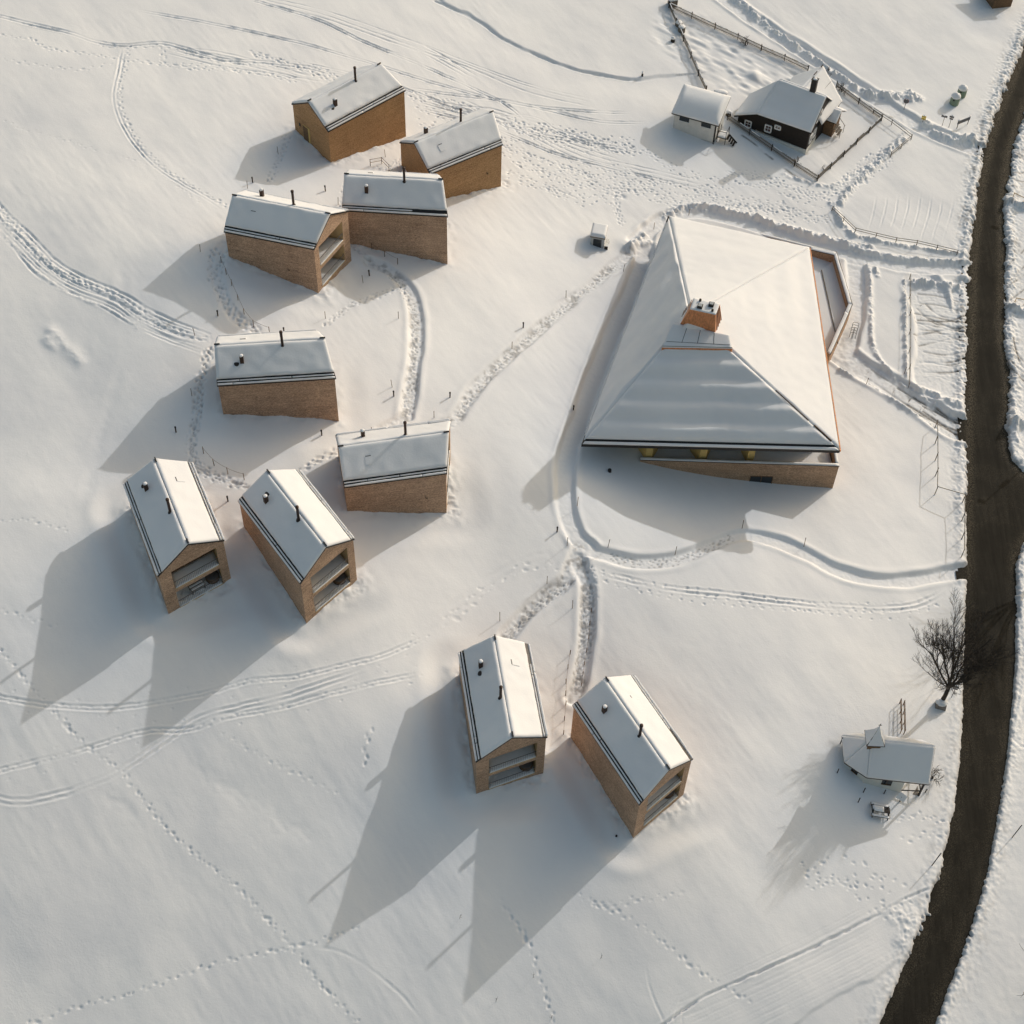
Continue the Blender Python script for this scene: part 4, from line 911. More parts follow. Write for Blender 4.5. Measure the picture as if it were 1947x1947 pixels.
def farmhouse():
    A = G(*S_(1530.7, 293.1)); Bl = G(*S_(1402, 232)); g = A[2]
    u = unit((Bl-A)*V(1, 1, 0)); v = V(-u[1], u[0], 0); v = v if v[1] > 0 else -v
    D = np.linalg.norm((Bl-A)[:2]); lowb = g-1.5
    P = lambda a, b, h: V(A[0], A[1], g)+u*a+v*b+V(0, 0, h)
    root = thing('farmhouse', P(D/2, 3, 0), 'dark timber farmhouse with snowy roofs inside the picket fences', 'house')
    he, hr, vr, dp = 3.8, 6.7, 3.75, 7.6
    um = 7.2; gl = gz(*P(D, .5, 0)[:2])-g; hl = gl+1.5
    wl = MB(); wl.poly([P(0, 0, .7), P(um, 0, gz(*P(um, 0, 0)[:2])-g+.2), P(um, 0, he), P(0, 0, he)])
    wl.poly([P(um, 0, -1), P(D, 0, -1), P(D, 0, hl), P(um, 0, he)]); wl.poly([P(0, 0, .7), P(0, dp, .7), P(0, dp, he), P(0, vr, hr-.1), P(0, 0, he)])
    wl.poly([P(D, 0, -1), P(D, dp*.55, -1), P(D, dp*.55, hl-.4), P(D, 0, hl-.2)]); wl.poly([P(0, dp, -1), P(um*.8, dp, -1), P(um*.8, dp, he-1.2), P(0, dp, he-.8)]); wl.build('wall', M_DARKWOOD, root)
    MB().prism([P(-.08, -.08, -2), P(um+.4, -.08, -2), P(um+.4, dp, -2), P(-.08, dp, -2)], [P(-.08, -.08, .72), P(um+.4, -.08, .85), P(um+.4, dp, .85), P(-.08, dp, .72)]).build('plinth', M_WHITE, root)
    RR_, RL_ = P(-.22, vr, hr), P(6.4, vr+.25, hr); ER = P(-.25, -.22, he-.15); M_ = P(um+.1, -.25, he-.15); LL = P(D+.45, -.5, hl-.25); LB = P(D+.4, dp*.62, hl-.15); MBk = P(um, dp, he-.3); BR_ = P(-.22, dp+.4, he-.6)
    rf = MB(); d = V(0, 0, -.16)
    for pl in ([ER, M_, RL_, RR_], [M_, LL, LB, RL_], [RR_, RL_, LB, MBk, BR_]):
        rf.poly(pl); rf.poly([q+d for q in pl])
    rf.bar(ER-(0, 0, .08), M_-(0, 0, .08), .06, .2); rf.bar(M_-(0, 0, .08), LL-(0, 0, .08), .06, .2); rf.bar(ER-(0, 0, .1), RR_-(0, 0, .1), .08, .24)
    ro = rf.build('roof', M_DARKWOOD, root); l_ = V(0, 0, .012)
    MB().snow(ER+l_, M_+l_, RL_+l_, RR_+l_, .24, 40, 26, seed=61, amp=.02, edge=.2, prof=lambda a, b: -.25*math.sin(math.pi*b)*(.4+.6*a)+.03*math.sin(b*19)).build('snow_cover', M_ROOFSNOW, ro, True)
    MB().snow(M_+l_, LL+l_, LB+l_, RL_+l_, .22, 16, 20, seed=62, amp=.02, edge=.2).build('snow_cover', M_ROOFSNOW, ro, True)
    MB().snow(BR_+l_, MBk+l_, RL_+l_, RR_+l_, .22, 30, 20, seed=63, amp=.02, edge=.2).build('snow_cover', M_ROOFSNOW, ro, True)
    # rear wing
    ap = onz(*S_(1564.4, 126.2), g+6.5); rb = onz(*S_(1600.7, 192.9), g+3.0); lb = onz(*S_(1509, 147), g+3.0)
    ax_ = unit((ap-P(3.2, vr, 6.5))*V(1, 1, 0)); ln = 6.0
    a0, r0, l0 = ap-ax_*ln, rb-ax_*ln, lb-ax_*ln
    wg = MB(); k = V(0, 0, -.18)
    for pl in ([r0, rb, ap, a0], [l0, lb, ap, a0]): wg.poly(pl); wg.poly([q+k for q in pl])
    wr = wg.build('roof', M_DARKWOOD, root)
    MB().snow(r0+l_, rb+l_, ap+l_, a0+l_, .22, 24, 20, seed=64, amp=.02, edge=.2).build('snow_cover', M_ROOFSNOW, wr, True)
    MB().snow(l0+l_, lb+l_, ap+l_, a0+l_, .22, 24, 20, seed=65, amp=.02, edge=.2).build('snow_cover', M_ROOFSNOW, wr, True)
    dk = MB(); a = (a0*.45+ap*.55); b = ap; dk.bar(a+V(0, 0, .27), a+(b-a)*.35+V(0, 0, .27), .10, .1); dk.bar(a+(b-a)*.78+V(0, 0, .27), b+V(0, 0, .25), .12, .12)
    q0, q1 = ap*.55+rb*.45-ax_*.2, (ap*.55+rb*.45)-ax_*2.2; dk.bar(q0+V(0, 0, .28), q1+V(0, 0, .28), .08, .06); dk.build('snow_guard', M_DARKMETAL, wr)
    ci = lambda p, t=.55: ap*(1-.92)+p*.92
    w0, w1 = rb-ax_*.7, lb-ax_*.7
    W_ = MB(); bz = lambda p: V(p[0], p[1], g-1)
    W_.poly([bz(w0), bz(w1), w1-(0, 0, .2), ap-ax_*.7-(0, 0, .25), w0-(0, 0, .2)]); i0, i1 = w0*.93+w1*.07, w1*.93+w0*.07
    W_.poly([bz(i0), bz(i0-ax_*5), i0-ax_*5-(0, 0, .1), i0-(0, 0, .1)]); W_.poly([bz(i1), bz(i1-ax_*5), i1-ax_*5-(0, 0, .1), i1-(0, 0, .1)]); W_.build('wall', M_DARKWOOD, root)
    # chimney and pipe
    c = P(1.75, vr+.1, hr+.1); cb = MB().prism([c+u*a*.36+v*b*.30-V(0, 0, 1) for a, b in ((-1, -1), (1, -1), (1, 1), (-1, 1))], [c+u*a*.36+v*b*.30+V(0, 0, 1.75) for a, b in ((-1, -1), (1, -1), (1, 1), (-1, 1))]).build('chimney', M_DARKMETAL, ro)
    MB().box(c+V(0, 0, 1.80), u*.42, v*.36, (0, 0, .045)).build('chimney_cap', M_DARKMETAL, cb); MB().dome(c+V(0, 0, 1.84), .3, .3, .12, 10, 4, seed=9).build('snow_cap', M_ROOFSNOW, cb, True)
    p = P(7.6, 2.6, he-.2); MB().tube([p-V(0, 0, .4), p+V(0, 0, 1.1)], .09, 8).build('stove_pipe', M_DARKMETAL, ro)
    # porch on the right gable
    E0, E1 = P(.3, 5.1, 2.3), P(-1.9, 5.1, 2.2); T0, T1 = P(.3, 6.7, 3.3), P(-1.9, 6.7, 3.2); K0, K1 = P(.3, 8.2, 2.4), P(-2.2, 8.2, 2.3)
    pr = MB()
    for pl in ([E0, E1, T1, T0], [K0, K1, T1, T0]): pr.poly(pl); pr.poly([q-V(0, 0, .12) for q in pl])
    po = pr.build('porch_roof', M_DARKWOOD, root); MB().snow(E0+l_, E1+l_, T1+l_, T0+l_, .2, 16, 10, seed=66, edge=.15).build('snow_cover', M_ROOFSNOW, po, True); MB().snow(K0+l_, K1+l_, T1+l_, T0+l_, .2, 16, 10, seed=67, edge=.15).build('snow_cover', M_ROOFSNOW, po, True)
    pw = MB(); pw.prism([P(.2, 5.4, -1), P(-1.6, 5.4, -1), P(-1.6, 7.9, -1), P(.2, 7.9, -1)], [P(.2, 5.4, 2.42), P(-1.6, 5.4, 2.32), P(-1.6, 7.9, 2.35), P(.2, 7.9, 2.45)]); pw.build('porch', M_BROWNWOOD, root)
    st = MB()
    for k2 in range(3): st.bar(P(-1.8-.25*k2, 5.6, .9-.35*k2), P(-1.8-.25*k2, 7.0, .9-.35*k2), .3, .1)
    for b in (5.6, 7.0): st.bar(P(-1.7, b, 1.9), P(-2.7, b, .9), .05, .06); st.bar(P(-2.6, b, -.2), P(-2.6, b, 1.0), .06, .06)
    st.build('steps', M_GREYWOOD, root)
    # windows with white frames
    def win(o, ex, en, wd, hg, m=M_WINDOWRED):
        fr = MB(); a, b, c2, d2 = o-ex*wd/2, o+ex*wd/2, o+ex*wd/2+UP*hg, o-ex*wd/2+UP*hg
        for s0, s1 in ((a, b), (b, c2), (c2, d2), (d2, a)): fr.bar(s0+en*.05, s1+en*.05, .15, .15)
        mid = (a+b)/2; fr.bar(mid+en*.03, mid+UP*hg+en*.03, .05, .05); fr.bar((a+d2)/2+en*.03, (b+c2)/2+en*.03, .05, .05)
        f = fr.build('window', M_WHITEPAINT, root); MB().poly([q+en*.02 for q in (a, b, c2, d2)]).build('pane', m, f)
    win(P(8.35, 0, .62+gl*.4), u, -v, .85, .95); win(P(5.55, 0, 1.45), u, -v, .85, 1.0); win(P(4.3, 0, 2.35), u, -v, .75, .55)
    for b, h in ((1.0, 1.3), (2.3, 1.35)): win(P(0, b, h), v, -u, .85, 1.15)
    win(P(0, 3.3, 3.8), v, -u, .8, .95); win(P(0, 2.2, 3.7), v, -u, .6, .8)
farmhouse()

def shed():
    A = G(*S_(1356.6, 274.5)); B_ = G(*S_(1279.3, 242.8)); g = A[2]; u = unit((B_-A)*V(1, 1, 0)); v = V(-u[1], u[0], 0); v = v if v[1] > 0 else -v; D = np.linalg.norm((B_-A)[:2])
    P = lambda a, b, h: V(A[0], A[1], g)+u*a+v*b+V(0, 0, h)
    root = thing('shed', P(D/2, 2, 0), 'small pale shed with a curved thickly snowed roof left of the farmhouse', 'shed'); dp = 4.0
    MB().prism([P(0, 0, -1.5), P(D, 0, -1.5), P(D, dp, -1.5), P(0, dp, -1.5)], [P(0, 0, 3.3), P(D, 0, 3.3), P(D, dp, 4.45), P(0, dp, 4.45)]).build('wall', M_CREAM, root)
    MB().prism([P(-.04, -.04, -1.5), P(.16, -.04, -1.5), P(.16, .12, -1.5), P(-.04, .12, -1.5)], [P(-.04, -.04, 3.25), P(.16, -.04, 3.25), P(.16, .12, 3.25), P(-.04, .12, 3.25)]).build('corner_post', M_DARKMETAL, root)
    E0, E1, T1, T0 = P(-.35, -.30, 3.25), P(D+.35, -.30, 3.25), P(D+.35, dp+.3, 4.6), P(-.35, dp+.3, 4.6); k = V(0, 0, -.16)
    rf = MB().prism([q+k for q in (E0, E1, T1, T0)], [E0, E1, T1, T0]).build('roof', M_DARKMETAL, root)
    MB().snow(E0+V(0, 0, .01), E1+V(0, 0, .01), T1+V(0, 0, .01), T0+V(0, 0, .01), .28, 30, 22, seed=71, amp=.02, edge=.35, prof=lambda a, b: .50*math.sin(math.pi*b)**1.0).build('snow_cover', M_ROOFSNOW, rf, True)
    for a in (4.3, 1.35):
        f = MB().prism([P(a-.65, -.04, 2.3), P(a+.65, -.04, 2.3), P(a+.65, .05, 2.3), P(a-.65, .05, 2.3)], [P(a-.65, -.04, 2.85), P(a+.65, -.04, 2.85), P(a+.65, .05, 2.85), P(a-.65, .05, 2.85)]).build('window', M_GLASS, root)
        MB().bar(P(a-.7, -.07, 2.28), P(a+.7, -.07, 2.28), .08, .06).build('sill', M_WHITEPAINT, f)
    MB().bar(P(-.05, -.02, .25), P(D, -.02, .25), .05, .06).build('base_rail', M_GREYPANEL, root)
    d = MB().prism([P(-.05, 1.0, -.5), P(-.05, 2.0, -.5), P(.02, 2.0, -.5), P(.02, 1.0, -.5)], [P(-.05, 1.0, 2.0), P(-.05, 2.0, 2.0), P(.02, 2.0, 2.0), P(.02, 1.0, 2.0)]).build('door', M_GREYWOOD, root)
    # wooden landing with handrail beside the shed
    r2 = thing('landing', P(-1.2, 1.5, 0), 'small wooden landing with steps and handrail against the pale shed', 'landing')
    MB().box(P(-.75, 1.4, .75), u*.65, v*.75, (0, 0, .06)).build('platform', M_GREYWOOD, r2); MB().snow(P(-.12, .7, .815), P(-1.35, .7, .815), P(-1.35, 2.1, .815), P(-.12, 2.1, .815), .14, 8, 8, seed=5).build('platform_snow', M_ROOFSNOW, r2, True)
    lg = MB()
    for a in (-.2, -1.3):
        for b in (.7, 2.1): lg.bar(P(a, b, -1), P(a, b, 1.75), .07, .07)
    lg.bar(P(-1.3, .7, 1.75), P(-1.3, 2.1, 1.75), .06, .06); lg.bar(P(-.2, .7, 1.75), P(-1.3, .7, 1.75), .06, .06); lg.build('handrail', M_DARKWOOD, r2)
    s2 = MB()
    for k2 in range(4): s2.bar(P(-1.5-.28*k2, .9, .6-.25*k2), P(-1.5-.28*k2, 1.9, .6-.25*k2), .25, .05)
    s2.bar(P(-1.45, 1.9, .7), P(-2.6, 1.9, -.3), .06, .2); s2.build('steps', M_DARKWOOD, r2)
shed()

def chapel():
    A = G(*S_(1721, 1502)); g = A[2]; ez, rz = g+2.45, g+5.6
    root = thing('chapel', on_ground(*S_(1690, 1470)), 'small white chapel with an apse and snowed bell turret beside the lower road', 'chapel')
    E = lambda x, y: onz(*S_(x, y), ez); Rg = lambda x, y: onz(*S_(x, y), rz)
    BR_, BM, BL_, TL_, = E(1766.7, 1491.3), E(1648.2, 1477.8), E(1606.5, 1449.6), E(1611.9, 1405.1)
    R1, R0 = Rg(1777.4, 1420), Rg(1655, 1415)
    ax_ = unit((R1-R0)*V(1, 1, 0)); pv = V(-ax_[1], ax_[0], 0)
    wd = abs((R1-BR_)@pv); TR_ = BR_+pv*2*wd; TM = BM+pv*2*wd; tl2 = BL_+pv*wd*1.25
    R1 = V(*(BR_[:2]+pv[:2]*wd+ax_[:2]*.12), rz); R0 = V(*(BM[:2]+pv[:2]*wd-ax_[:2]*.0), rz)
    rf = MB(); k = V(0, 0, -.15)
    pls = [[BM, BR_, R1, R0], [TM, TR_, R1, R0], [BM, BL_, R0], [BL_, tl2, R0], [tl2, TM, R0]]
    for pl in pls: rf.poly(pl); rf.poly([q+k for q in pl])
    for a, b in ((BR_, BM), (BM, BL_), (BL_, tl2), (BR_, R1), (R1, TR_)): rf.bar(a-V(0, 0, .08), b-V(0, 0, .08), .07, .18)
    ro = rf.build('roof', M_RUST, root); l_ = V(0, 0, .012)
    for i, pl in enumerate(pls):
        q = pl if len(pl) == 4 else [pl[0], pl[1], pl[2], pl[2]]
        MB().snow(q[0]+l_, q[1]+l_, q[2]+l_, q[3]+l_, .20, 34 if i < 2 else 14, 22, seed=80+i, amp=.015, edge=.16).build('snow_cover', M_ROOFSNOW, ro, True)
    c = (BM+TM)/2
    def ins(p, d=.28): q = V(c[0]+((p-c)@ax_)*0, c[1], p[2]); w = p-V(*(c+ax_*((p-c)@ax_))[:2], p[2]); n_ = np.linalg.norm(w); return p-w/n_*d if n_ > .1 else p
    W = [ins(BR_)-ax_*.35, ins(BM), ins(BL_)+ax_*.45, ins(tl2)+ax_*.45, ins(TM), ins(TR_)-ax_*.35]
    wl = MB(); z0 = lambda p: V(p[0], p[1], g-2.5); z1 = lambda p: V(p[0], p[1], ez+.25)
    W0 = W[0]-ax_*1.9; Wn = W[5]-ax_*1.9
    ring = [W0, W[1], W[2], W[3], W[4], Wn]
    for i in range(6): wl.poly([z0(ring[i]), z0(ring[(i+1) % 6]), z1(ring[(i+1) % 6]), z1(ring[i])])
    wl.poly([z1(W0), V(*((W0+Wn)/2)[:2], rz-.3), z1(Wn)]); wl.build('wall', M_WHITE, root)
    # porch under the right end
    pf = MB(); f_ = lambda p, h: V(p[0], p[1], h)
    gl = gz(*W[0][:2]); pf.prism([f_(W0, g-2), f_(W[0], g-2), f_(W[5], g-2), f_(Wn, g-2)], [f_(W0, gl+.12), f_(W[0], gl+.12), f_(W[5], gl+.12), f_(Wn, gl+.12)]); pf.build('porch_floor', M_STONE, root)
    pp = MB()
    for p in (W[0], W[5], (W[0]+W[5])/2): pp.bar(f_(p, g-1), f_(p, ez+.3), .16, .16)
    pp.bar(f_(W[0], gl+.9), f_(W0, gl+.9), .08, .1); pp.bar(f_(W[0], gl+.9), f_(W[5], gl+.9), .08, .1); pp.build('porch_posts', M_DARKWOOD, root)
    def win(a, b, t0, t1, h0, h1):
        n_ = unit(np.cross((b-a)*V(1, 1, 0), UP)); n_ = n_ if n_[1] < 0 else -n_
        q = lambda t, h, d: f_(a*(1-t)+b*t, h)+n_*d
        o = MB().prism([q(t0, h0, .02), q(t1, h0, .02), q(t1, h0, -.1), q(t0, h0, -.1)], [q(t0, h1, .02), q(t1, h1, .02), q(t1, h1, -.1), q(t0, h1, -.1)]).build('window', M_GLASS, root)
        fr = MB(); fr.bar(q(t0, h0, .05), q(t1, h0, .05), .08, .06); fr.bar(q((t0+t1)/2, h0, .03), q((t0+t1)/2, h1, .03), .04, .04); fr.build('frame', M_BROWNWOOD, o)
    win(W0, W[1], .30, .56, ez-1.25, ez-.45); win(W[1], W[2], .40, .75, ez-1.2, ez-.45)
    # bell turret
    tb = onz(*S_(1672, 1398), rz+.3)
    tb = R0*.95+R1*.05+V(0, 0, .40); h = .62
    cr = lambda s, z: [tb+ax_*a*s+pv*b*s+V(0, 0, z) for a, b in ((-1, -1), (1, -1), (1, 1), (-1, 1))]
    MB().prism(cr(h, -1.6), cr(h, .02)).build('turret', M_BROWNWOOD, root)
    tr = MB(); lv = [(.90, -.12), (.60, .42), (.32, 1.05), (.03, 2.1)]
    for (s0, a0), (s1, a1) in zip(lv[:-1], lv[1:]):
        p, q = cr(s0, a0), cr(s1, a1)
        for i in range(4): tr.poly([p[i], p[(i+1) % 4], q[(i+1) % 4], q[i]])
    tr.poly(cr(.90, -.12)); to = tr.build('turret_roof', M_RUST, root)
    ts = MB()
    for (s0, a0), (s1, a1) in zip(lv[:-1], lv[1:]):
        p, q = cr(s0-.01, a0+.10), cr(max(s1-.01, .01), a1+.10)
        for i in range(4): e = .045; ts.poly([p[i]*(1-e)+p[(i+1) % 4]*e, p[(i+1) % 4]*(1-e)+p[i]*e, q[(i+1) % 4], q[i]])
    ts.build('turret_snow', M_ROOFSNOW, to, True)
    p = tb+V(0, 0, 2.0); cx = MB(); cx.bar(p, p+V(0, 0, .65), .05, .05); cx.bar(p+ax_*.16+V(0, 0, .42), p-ax_*.16+V(0, 0, .42), .05, .05); cx.build('cross', M_DARKMETAL, to)
chapel()

# hut corner at the top right edge, mostly cut off by the frame
def top_hut():
    b = on_ground(1893, 14); root = thing('hut', b, 'dark wooden hut cut off by the top edge of the picture, beside the road', 'hut')
    u = unit(V(.93, .36, 0)); v = V(-u[1], u[0], 0); P = lambda a, c, h: b+u*a+v*c+V(0, 0, h)
    MB().prism([P(-1.9, 0, -1), P(1.3, 0, -1), P(1.3, 3.5, -1), P(-1.9, 3.5, -1)], [P(-1.9, 0, 2.0), P(1.3, 0, 2.0), P(1.3, 3.5, 2.0), P(-1.9, 3.5, 2.0)]).build('wall', M_BROWNWOOD, root)
    a, b2, c, d = P(-2.3, -.4, 2.0), P(1.7, -.4, 2.0), P(1.7, 3.9, 3.2), P(-2.3, 3.9, 3.2); k = V(0, 0, -.12)
    r = MB().prism([q+k for q in (a, b2, c, d)], [a, b2, c, d]).build('roof', M_DARKWOOD, root); MB().snow(a+V(0, 0, .01), b2+V(0, 0, .01), c+V(0, 0, .01), d+V(0, 0, .01), .25, 16, 16, seed=3).build('snow_cover', M_ROOFSNOW, r, True)
top_hut()

# sauna cabin left of the lodge
def cabin():
    X = 600/1932.; b = G(*S_(1080+212*X, 380+298*X)); b[2] = gz(b[0], b[1]); P2 = lambda px, py: S_(1080+px*X, 380+py*X)
    zt = b[2]+1.7; q = [onz(*P2(*p), zt) for p in ((135, 222), (228, 238), (245, 160), (160, 140))]
    q[3] = q[0]+q[2]-q[1]
    root = thing('cabin', (q[0]+q[2])/2*V(1, 1, 0)+V(0, 0, b[2]), 'tiny grey cabin under a block of snow, standing alone above the lodge path', 'cabin')
    cen = sum(q)/4; sh = [cen+(p-cen)*.9 for p in q]; lowq = lambda p: V(p[0], p[1], b[2]-1.2)
    MB().prism([lowq(p) for p in sh], [p-V(0, 0, .16) for p in sh]).build('wall', M_GREYPANEL, root)
    r = MB().prism([p-V(0, 0, .16) for p in q], q).build('roof', M_GREYWOOD, root)
    MB().snow(q[0]+V(0, 0, .01), q[1]+V(0, 0, .01), q[2]+V(0, 0, .01), q[3]+V(0, 0, .01), .34, 12, 12, seed=6, edge=.12, amp=.015).build('snow_cover', M_ROOFSNOW, r, True)
    f = unit((sh[1]-sh[0])*V(1, 1, 0)); n_ = V(f[1], -f[0], 0)
    m = sh[0]*.5+sh[1]*.5; MB().prism([lowq(m-f*.5)+n_*.02+V(0, 0, 1.2), lowq(m+f*.5)+n_*.02+V(0, 0, 1.2), lowq(m+f*.5)-n_*.05+V(0, 0, 1.2), lowq(m-f*.5)-n_*.05+V(0, 0, 1.2)], [m-f*.5+n_*.02-V(0, 0, .4), m+f*.5+n_*.02-V(0, 0, .4), m+f*.5-n_*.05-V(0, 0, .4), m-f*.5-n_*.05-V(0, 0, .4)]).build('window', M_GLASS, root)
    # white bench beside it
    p = on_ground(*P2(236, 282)); d = unit(sh[2]-sh[1])*V(1, 1, 0); s = V(d[1], -d[0], 0); r2 = thing('bench', p, 'pale slatted bench beside the tiny grey cabin', 'bench')
    st = MB()
    for k in range(3): st.box(p+s*(-.16+.16*k)+V(0, 0, .55), d*.7, s*.065, (0, 0, .025))
    st.build('seat', M_WHITEPAINT, r2); bk = MB()
    for k in range(2): bk.box(p-s*.26+V(0, 0, .78+.2*k), d*.7, s*.02, (0, 0, .07))
    bk.build('backrest', M_WHITEPAINT, r2)
    for a in (-.6, .6):
        MB().box(p+d*a+V(0, 0, .25), d*.04, s*.22, (0, 0, .30)).build('leg', M_DARKWOOD, r2)
cabin()

# ---------------------------------------------------------------- marker stakes, bollard lamps
def stake_proto(h=1.45):
    me = MB().tube([(0, 0, -.4), (0, 0, h*.96), (0, 0, h)], [.032, .030, .012], 6)
    me.tube([(0, 0, h*.80), (0, 0, h*.90)], .036, 6)
    return me.build('marker_stake', M_BROWNWOOD)
stake = stake_proto(); first_stake = [True]
def put(o, px, py, label, cat, group=None, tilt=.05, sc_=1.0):
    p = on_ground(px, py); o.location = tuple(p); o.rotation_euler = (rng.normal()*tilt, rng.normal()*tilt, rng.random()*6); o.scale = (1, 1, sc_)
    return tag(o, label, cat, group)
STAKES = [
 (1089, 955, 'slim marker stake at the left edge of the lodge loop walk, above the path junction'), (1070, 1030, 'slim marker stake just left of the path junction'),
 (1032, 1101, 'slim marker stake in a snow hole left of the walk below the junction'), (1147, 1033, 'slim marker stake on the bank above the start of the lower walk'),
 (1274, 1044, 'slim marker stake on the bank above the dip of the lower walk'), (1400, 997, 'slim marker stake at the crest of the lower walk in the lodge shadow'),
 (1517, 1030, 'slim marker stake on the bank where the lower walk turns down'), (1080, 1148, 'slim marker stake between the two walks below the junction'),
 (943, 1172, 'slim marker stake up slope from the flat end of the left front house'), (1068, 560, 'slim marker stake at the upper left of the long walk to the lodge'),
 (1176, 513, 'slim marker stake near the top of the long walk by the lodge corner'), (966, 656, 'slim marker stake beside the middle of the long walk'),
 (1634, 726, 'slim marker stake on the bank of the lodge drive'), (819, 788, 'slim marker stake where the long walk reaches the houses'),
 (752, 601, 'slim marker stake left of the curving walk between the houses'), (614, 600, 'slim marker stake below the loggia house of the upper group'),
 (740, 731, 'slim marker stake paired with a bollard beside the curving walk'), (404, 197, 'slim marker stake'), (685, 534, 'slim marker stake in the shadow of the loggia house of the upper group'),
 (1234, 428, 'slim marker stake behind the upper left corner of the lodge roof'), (1300, 402, 'slim marker stake on the snow bank behind the lodge'),
 (525, 291, 'slim marker stake in the shadow of the topmost house'), (467, 355, 'slim marker stake above the loggia house of the upper group'), (378, 475, 'slim marker stake at the left edge of the upper group, outside the shadow'),
 (368, 634, 'slim marker stake left of the house standing alone'), (362, 747, 'slim marker stake in the shadow left of the house standing alone'),
 (727, 296, 'slim marker stake between the topmost house and the house at its right'), (638, 386, 'slim marker stake between the two middle houses of the upper group'), (702, 820, 'slim marker stake behind the house nearest the lodge'),
 (1706, 705, 'slim marker stake at the lower end of the parking fence')]
STAKES = [s_ for s_ in STAKES if s_[2] != 'slim marker stake']
for i, (px, py, lab) in enumerate(STAKES):
    put(stake if i == 0 else copy_tree(stake), px, py, lab, 'stake', 'slim marker stakes along the walks', .04, .8 if py < 900 else 1.0)
def bollard_proto():
    t = thing('bollard_lamp', (0, 0, 0), None, 'lamp')
    MB().tube([(0, 0, -.3), (0, 0, .62)], .07, 10).build('post', M_RUST, t, True); MB().tube([(0, 0, .62), (0, 0, .80), (0, 0, .83)], [.095, .095, .06], 10).build('lamp_head', M_DARKMETAL, t, True)
    return t
bp_ = bollard_proto()
BOLL = [(1051, 1003, 'dark bollard lamp left of the lodge loop walk'), (849, 750, 'dark bollard lamp right of the curving walk, above the house nearest the lodge'), (743, 748, 'dark bollard lamp left of the curving walk'),
 (987, 620, 'dark bollard lamp beside the middle of the long walk'), (1082, 772, 'dark bollard lamp at the left edge of the lodge shadow'), (332, 815, 'dark bollard lamp in the shadow left of the house standing alone'),
 (607, 820, 'dark bollard lamp below the right end of the house standing alone'), (430, 945, 'dark bollard lamp between the two lower left houses'), (477, 345, 'dark bollard lamp in the shadow of the topmost house'),
 (614, 360, 'dark bollard lamp between the upper houses, in the sun'), (697, 521, 'dark bollard lamp in shadow at the foot of the walk by the loggia house'), (411, 596, 'dark bollard lamp at the lower left of the loggia house'), (536, 628, 'dark bollard lamp behind the house standing alone')]
for i, (px, py, lab) in enumerate(BOLL):
    put(bp_ if i == 0 else copy_tree(bp_), px, py, lab, 'lamp', 'bollard lamps along the walks', .02)

# ---------------------------------------------------------------- rope fences, wire fences, rail fences, picket fences
def rope_fence(pts, label, h=1.0, rails=(.95,), m=M_BROWNWOOD, r=.04, rr=.014, name='rope_fence', sag=.10, group=None, extra=0, pm=None, railname='rope'):
    P = [on_ground(*p) for p in pts]
    if extra:
        Q = []
        for a, b in zip(P[:-1], P[1:]):
            for k in range(extra): c = a+(b-a)*k/extra; c[2] = gz(c[0], c[1]); Q.append(c)
        P = Q+[P[-1]]
    root = thing(name, P[0], label, 'fence', group)
    for p in P: MB().tube([p-V(0, 0, .4), p+V(rng.normal()*.03, rng.normal()*.03, h)], r, 6).build('post', pm or m, root)
    for q in rails:
        b = MB()
        for a, c in zip(P[:-1], P[1:]): b.tube([a+V(0, 0, h*q)]+[a+(c-a)*t+V(0, 0, h*q-sag*4*t*(1-t)) for t in (.25, .5, .75)]+[c+V(0, 0, h*q)], rr, 5)
        b.build(railname, m, root)
    return root
XA = lambda px, py: S_(400+px*.31056, 100+py*.31056)
XD = lambda px, py: S_(200+px*.36232, 600+py*.36232)
X7 = lambda px, py: S_(1540+px*.39324, 380+py*.39324)
X3 = lambda px, py: S_(1200+px*.38665, 0+py*.38665)
rope_fence([XA(66, 1280), XA(98, 1355), XA(131, 1428), XA(170, 1515), XA(207, 1600), XA(265, 1672), XA(362, 1714)], 'rope fence curving down past the left side of the loggia house', .9)
rope_fence([XA(906, 1160), XA(988, 1203), XA(1067, 1252), XA(1147, 1298)], 'short rope fence at the foot of the house in the middle of the upper group', .9)
rope_fence([XD(517, 724), XD(573, 786), XD(645, 832), XD(730, 862)], 'rope fence between the house standing alone and the two lower left houses', 1.0)
rope_fence([XA(980, 692), XA(1050, 680), XA(1093, 722)], 'short wooden railing in the gap between the three upper right houses', 1.0, (.95, .5), rr=.03, sag=0, name='railing', railname='rail')
rope_fence([(1063, 1385), (1067, 1330), (1068, 1290), (1075, 1235)], 'low rope fence left of the dark speckled walk at the front pair of houses', .8, extra=2)
rope_fence([(1097, 1290), (1103, 1250), (1111, 1200), (1116, 1150)], 'low rope fence right of the dark speckled walk at the front pair of houses', .7, extra=2)
fw = 'thin metal wire fence with its long shadow'
rope_fence([X7(605, 1098), X7(604, 1180), X7(604, 1262), X7(604, 1338), X7(602, 1425), X7(733, 1470), X7(732, 1555), X7(731, 1645), X7(728, 1735)], 'long thin wire fence stepping down right of the lodge, close to the road', 1.5, (.97,), M_GREYWOOD, .05, .045, 'wire_fence', .02, railname='rail')
rope_fence([X7(482, 378), X7(481, 470), X7(480, 560), X7(480, 650), X7(479, 740), X7(478, 820), X7(476, 905)], 'straight low rail fence along the left side of the car park', 1.0, (.95, .5), M_GREYWOOD, .035, .03, 'rail_fence', 0, railname='rail')
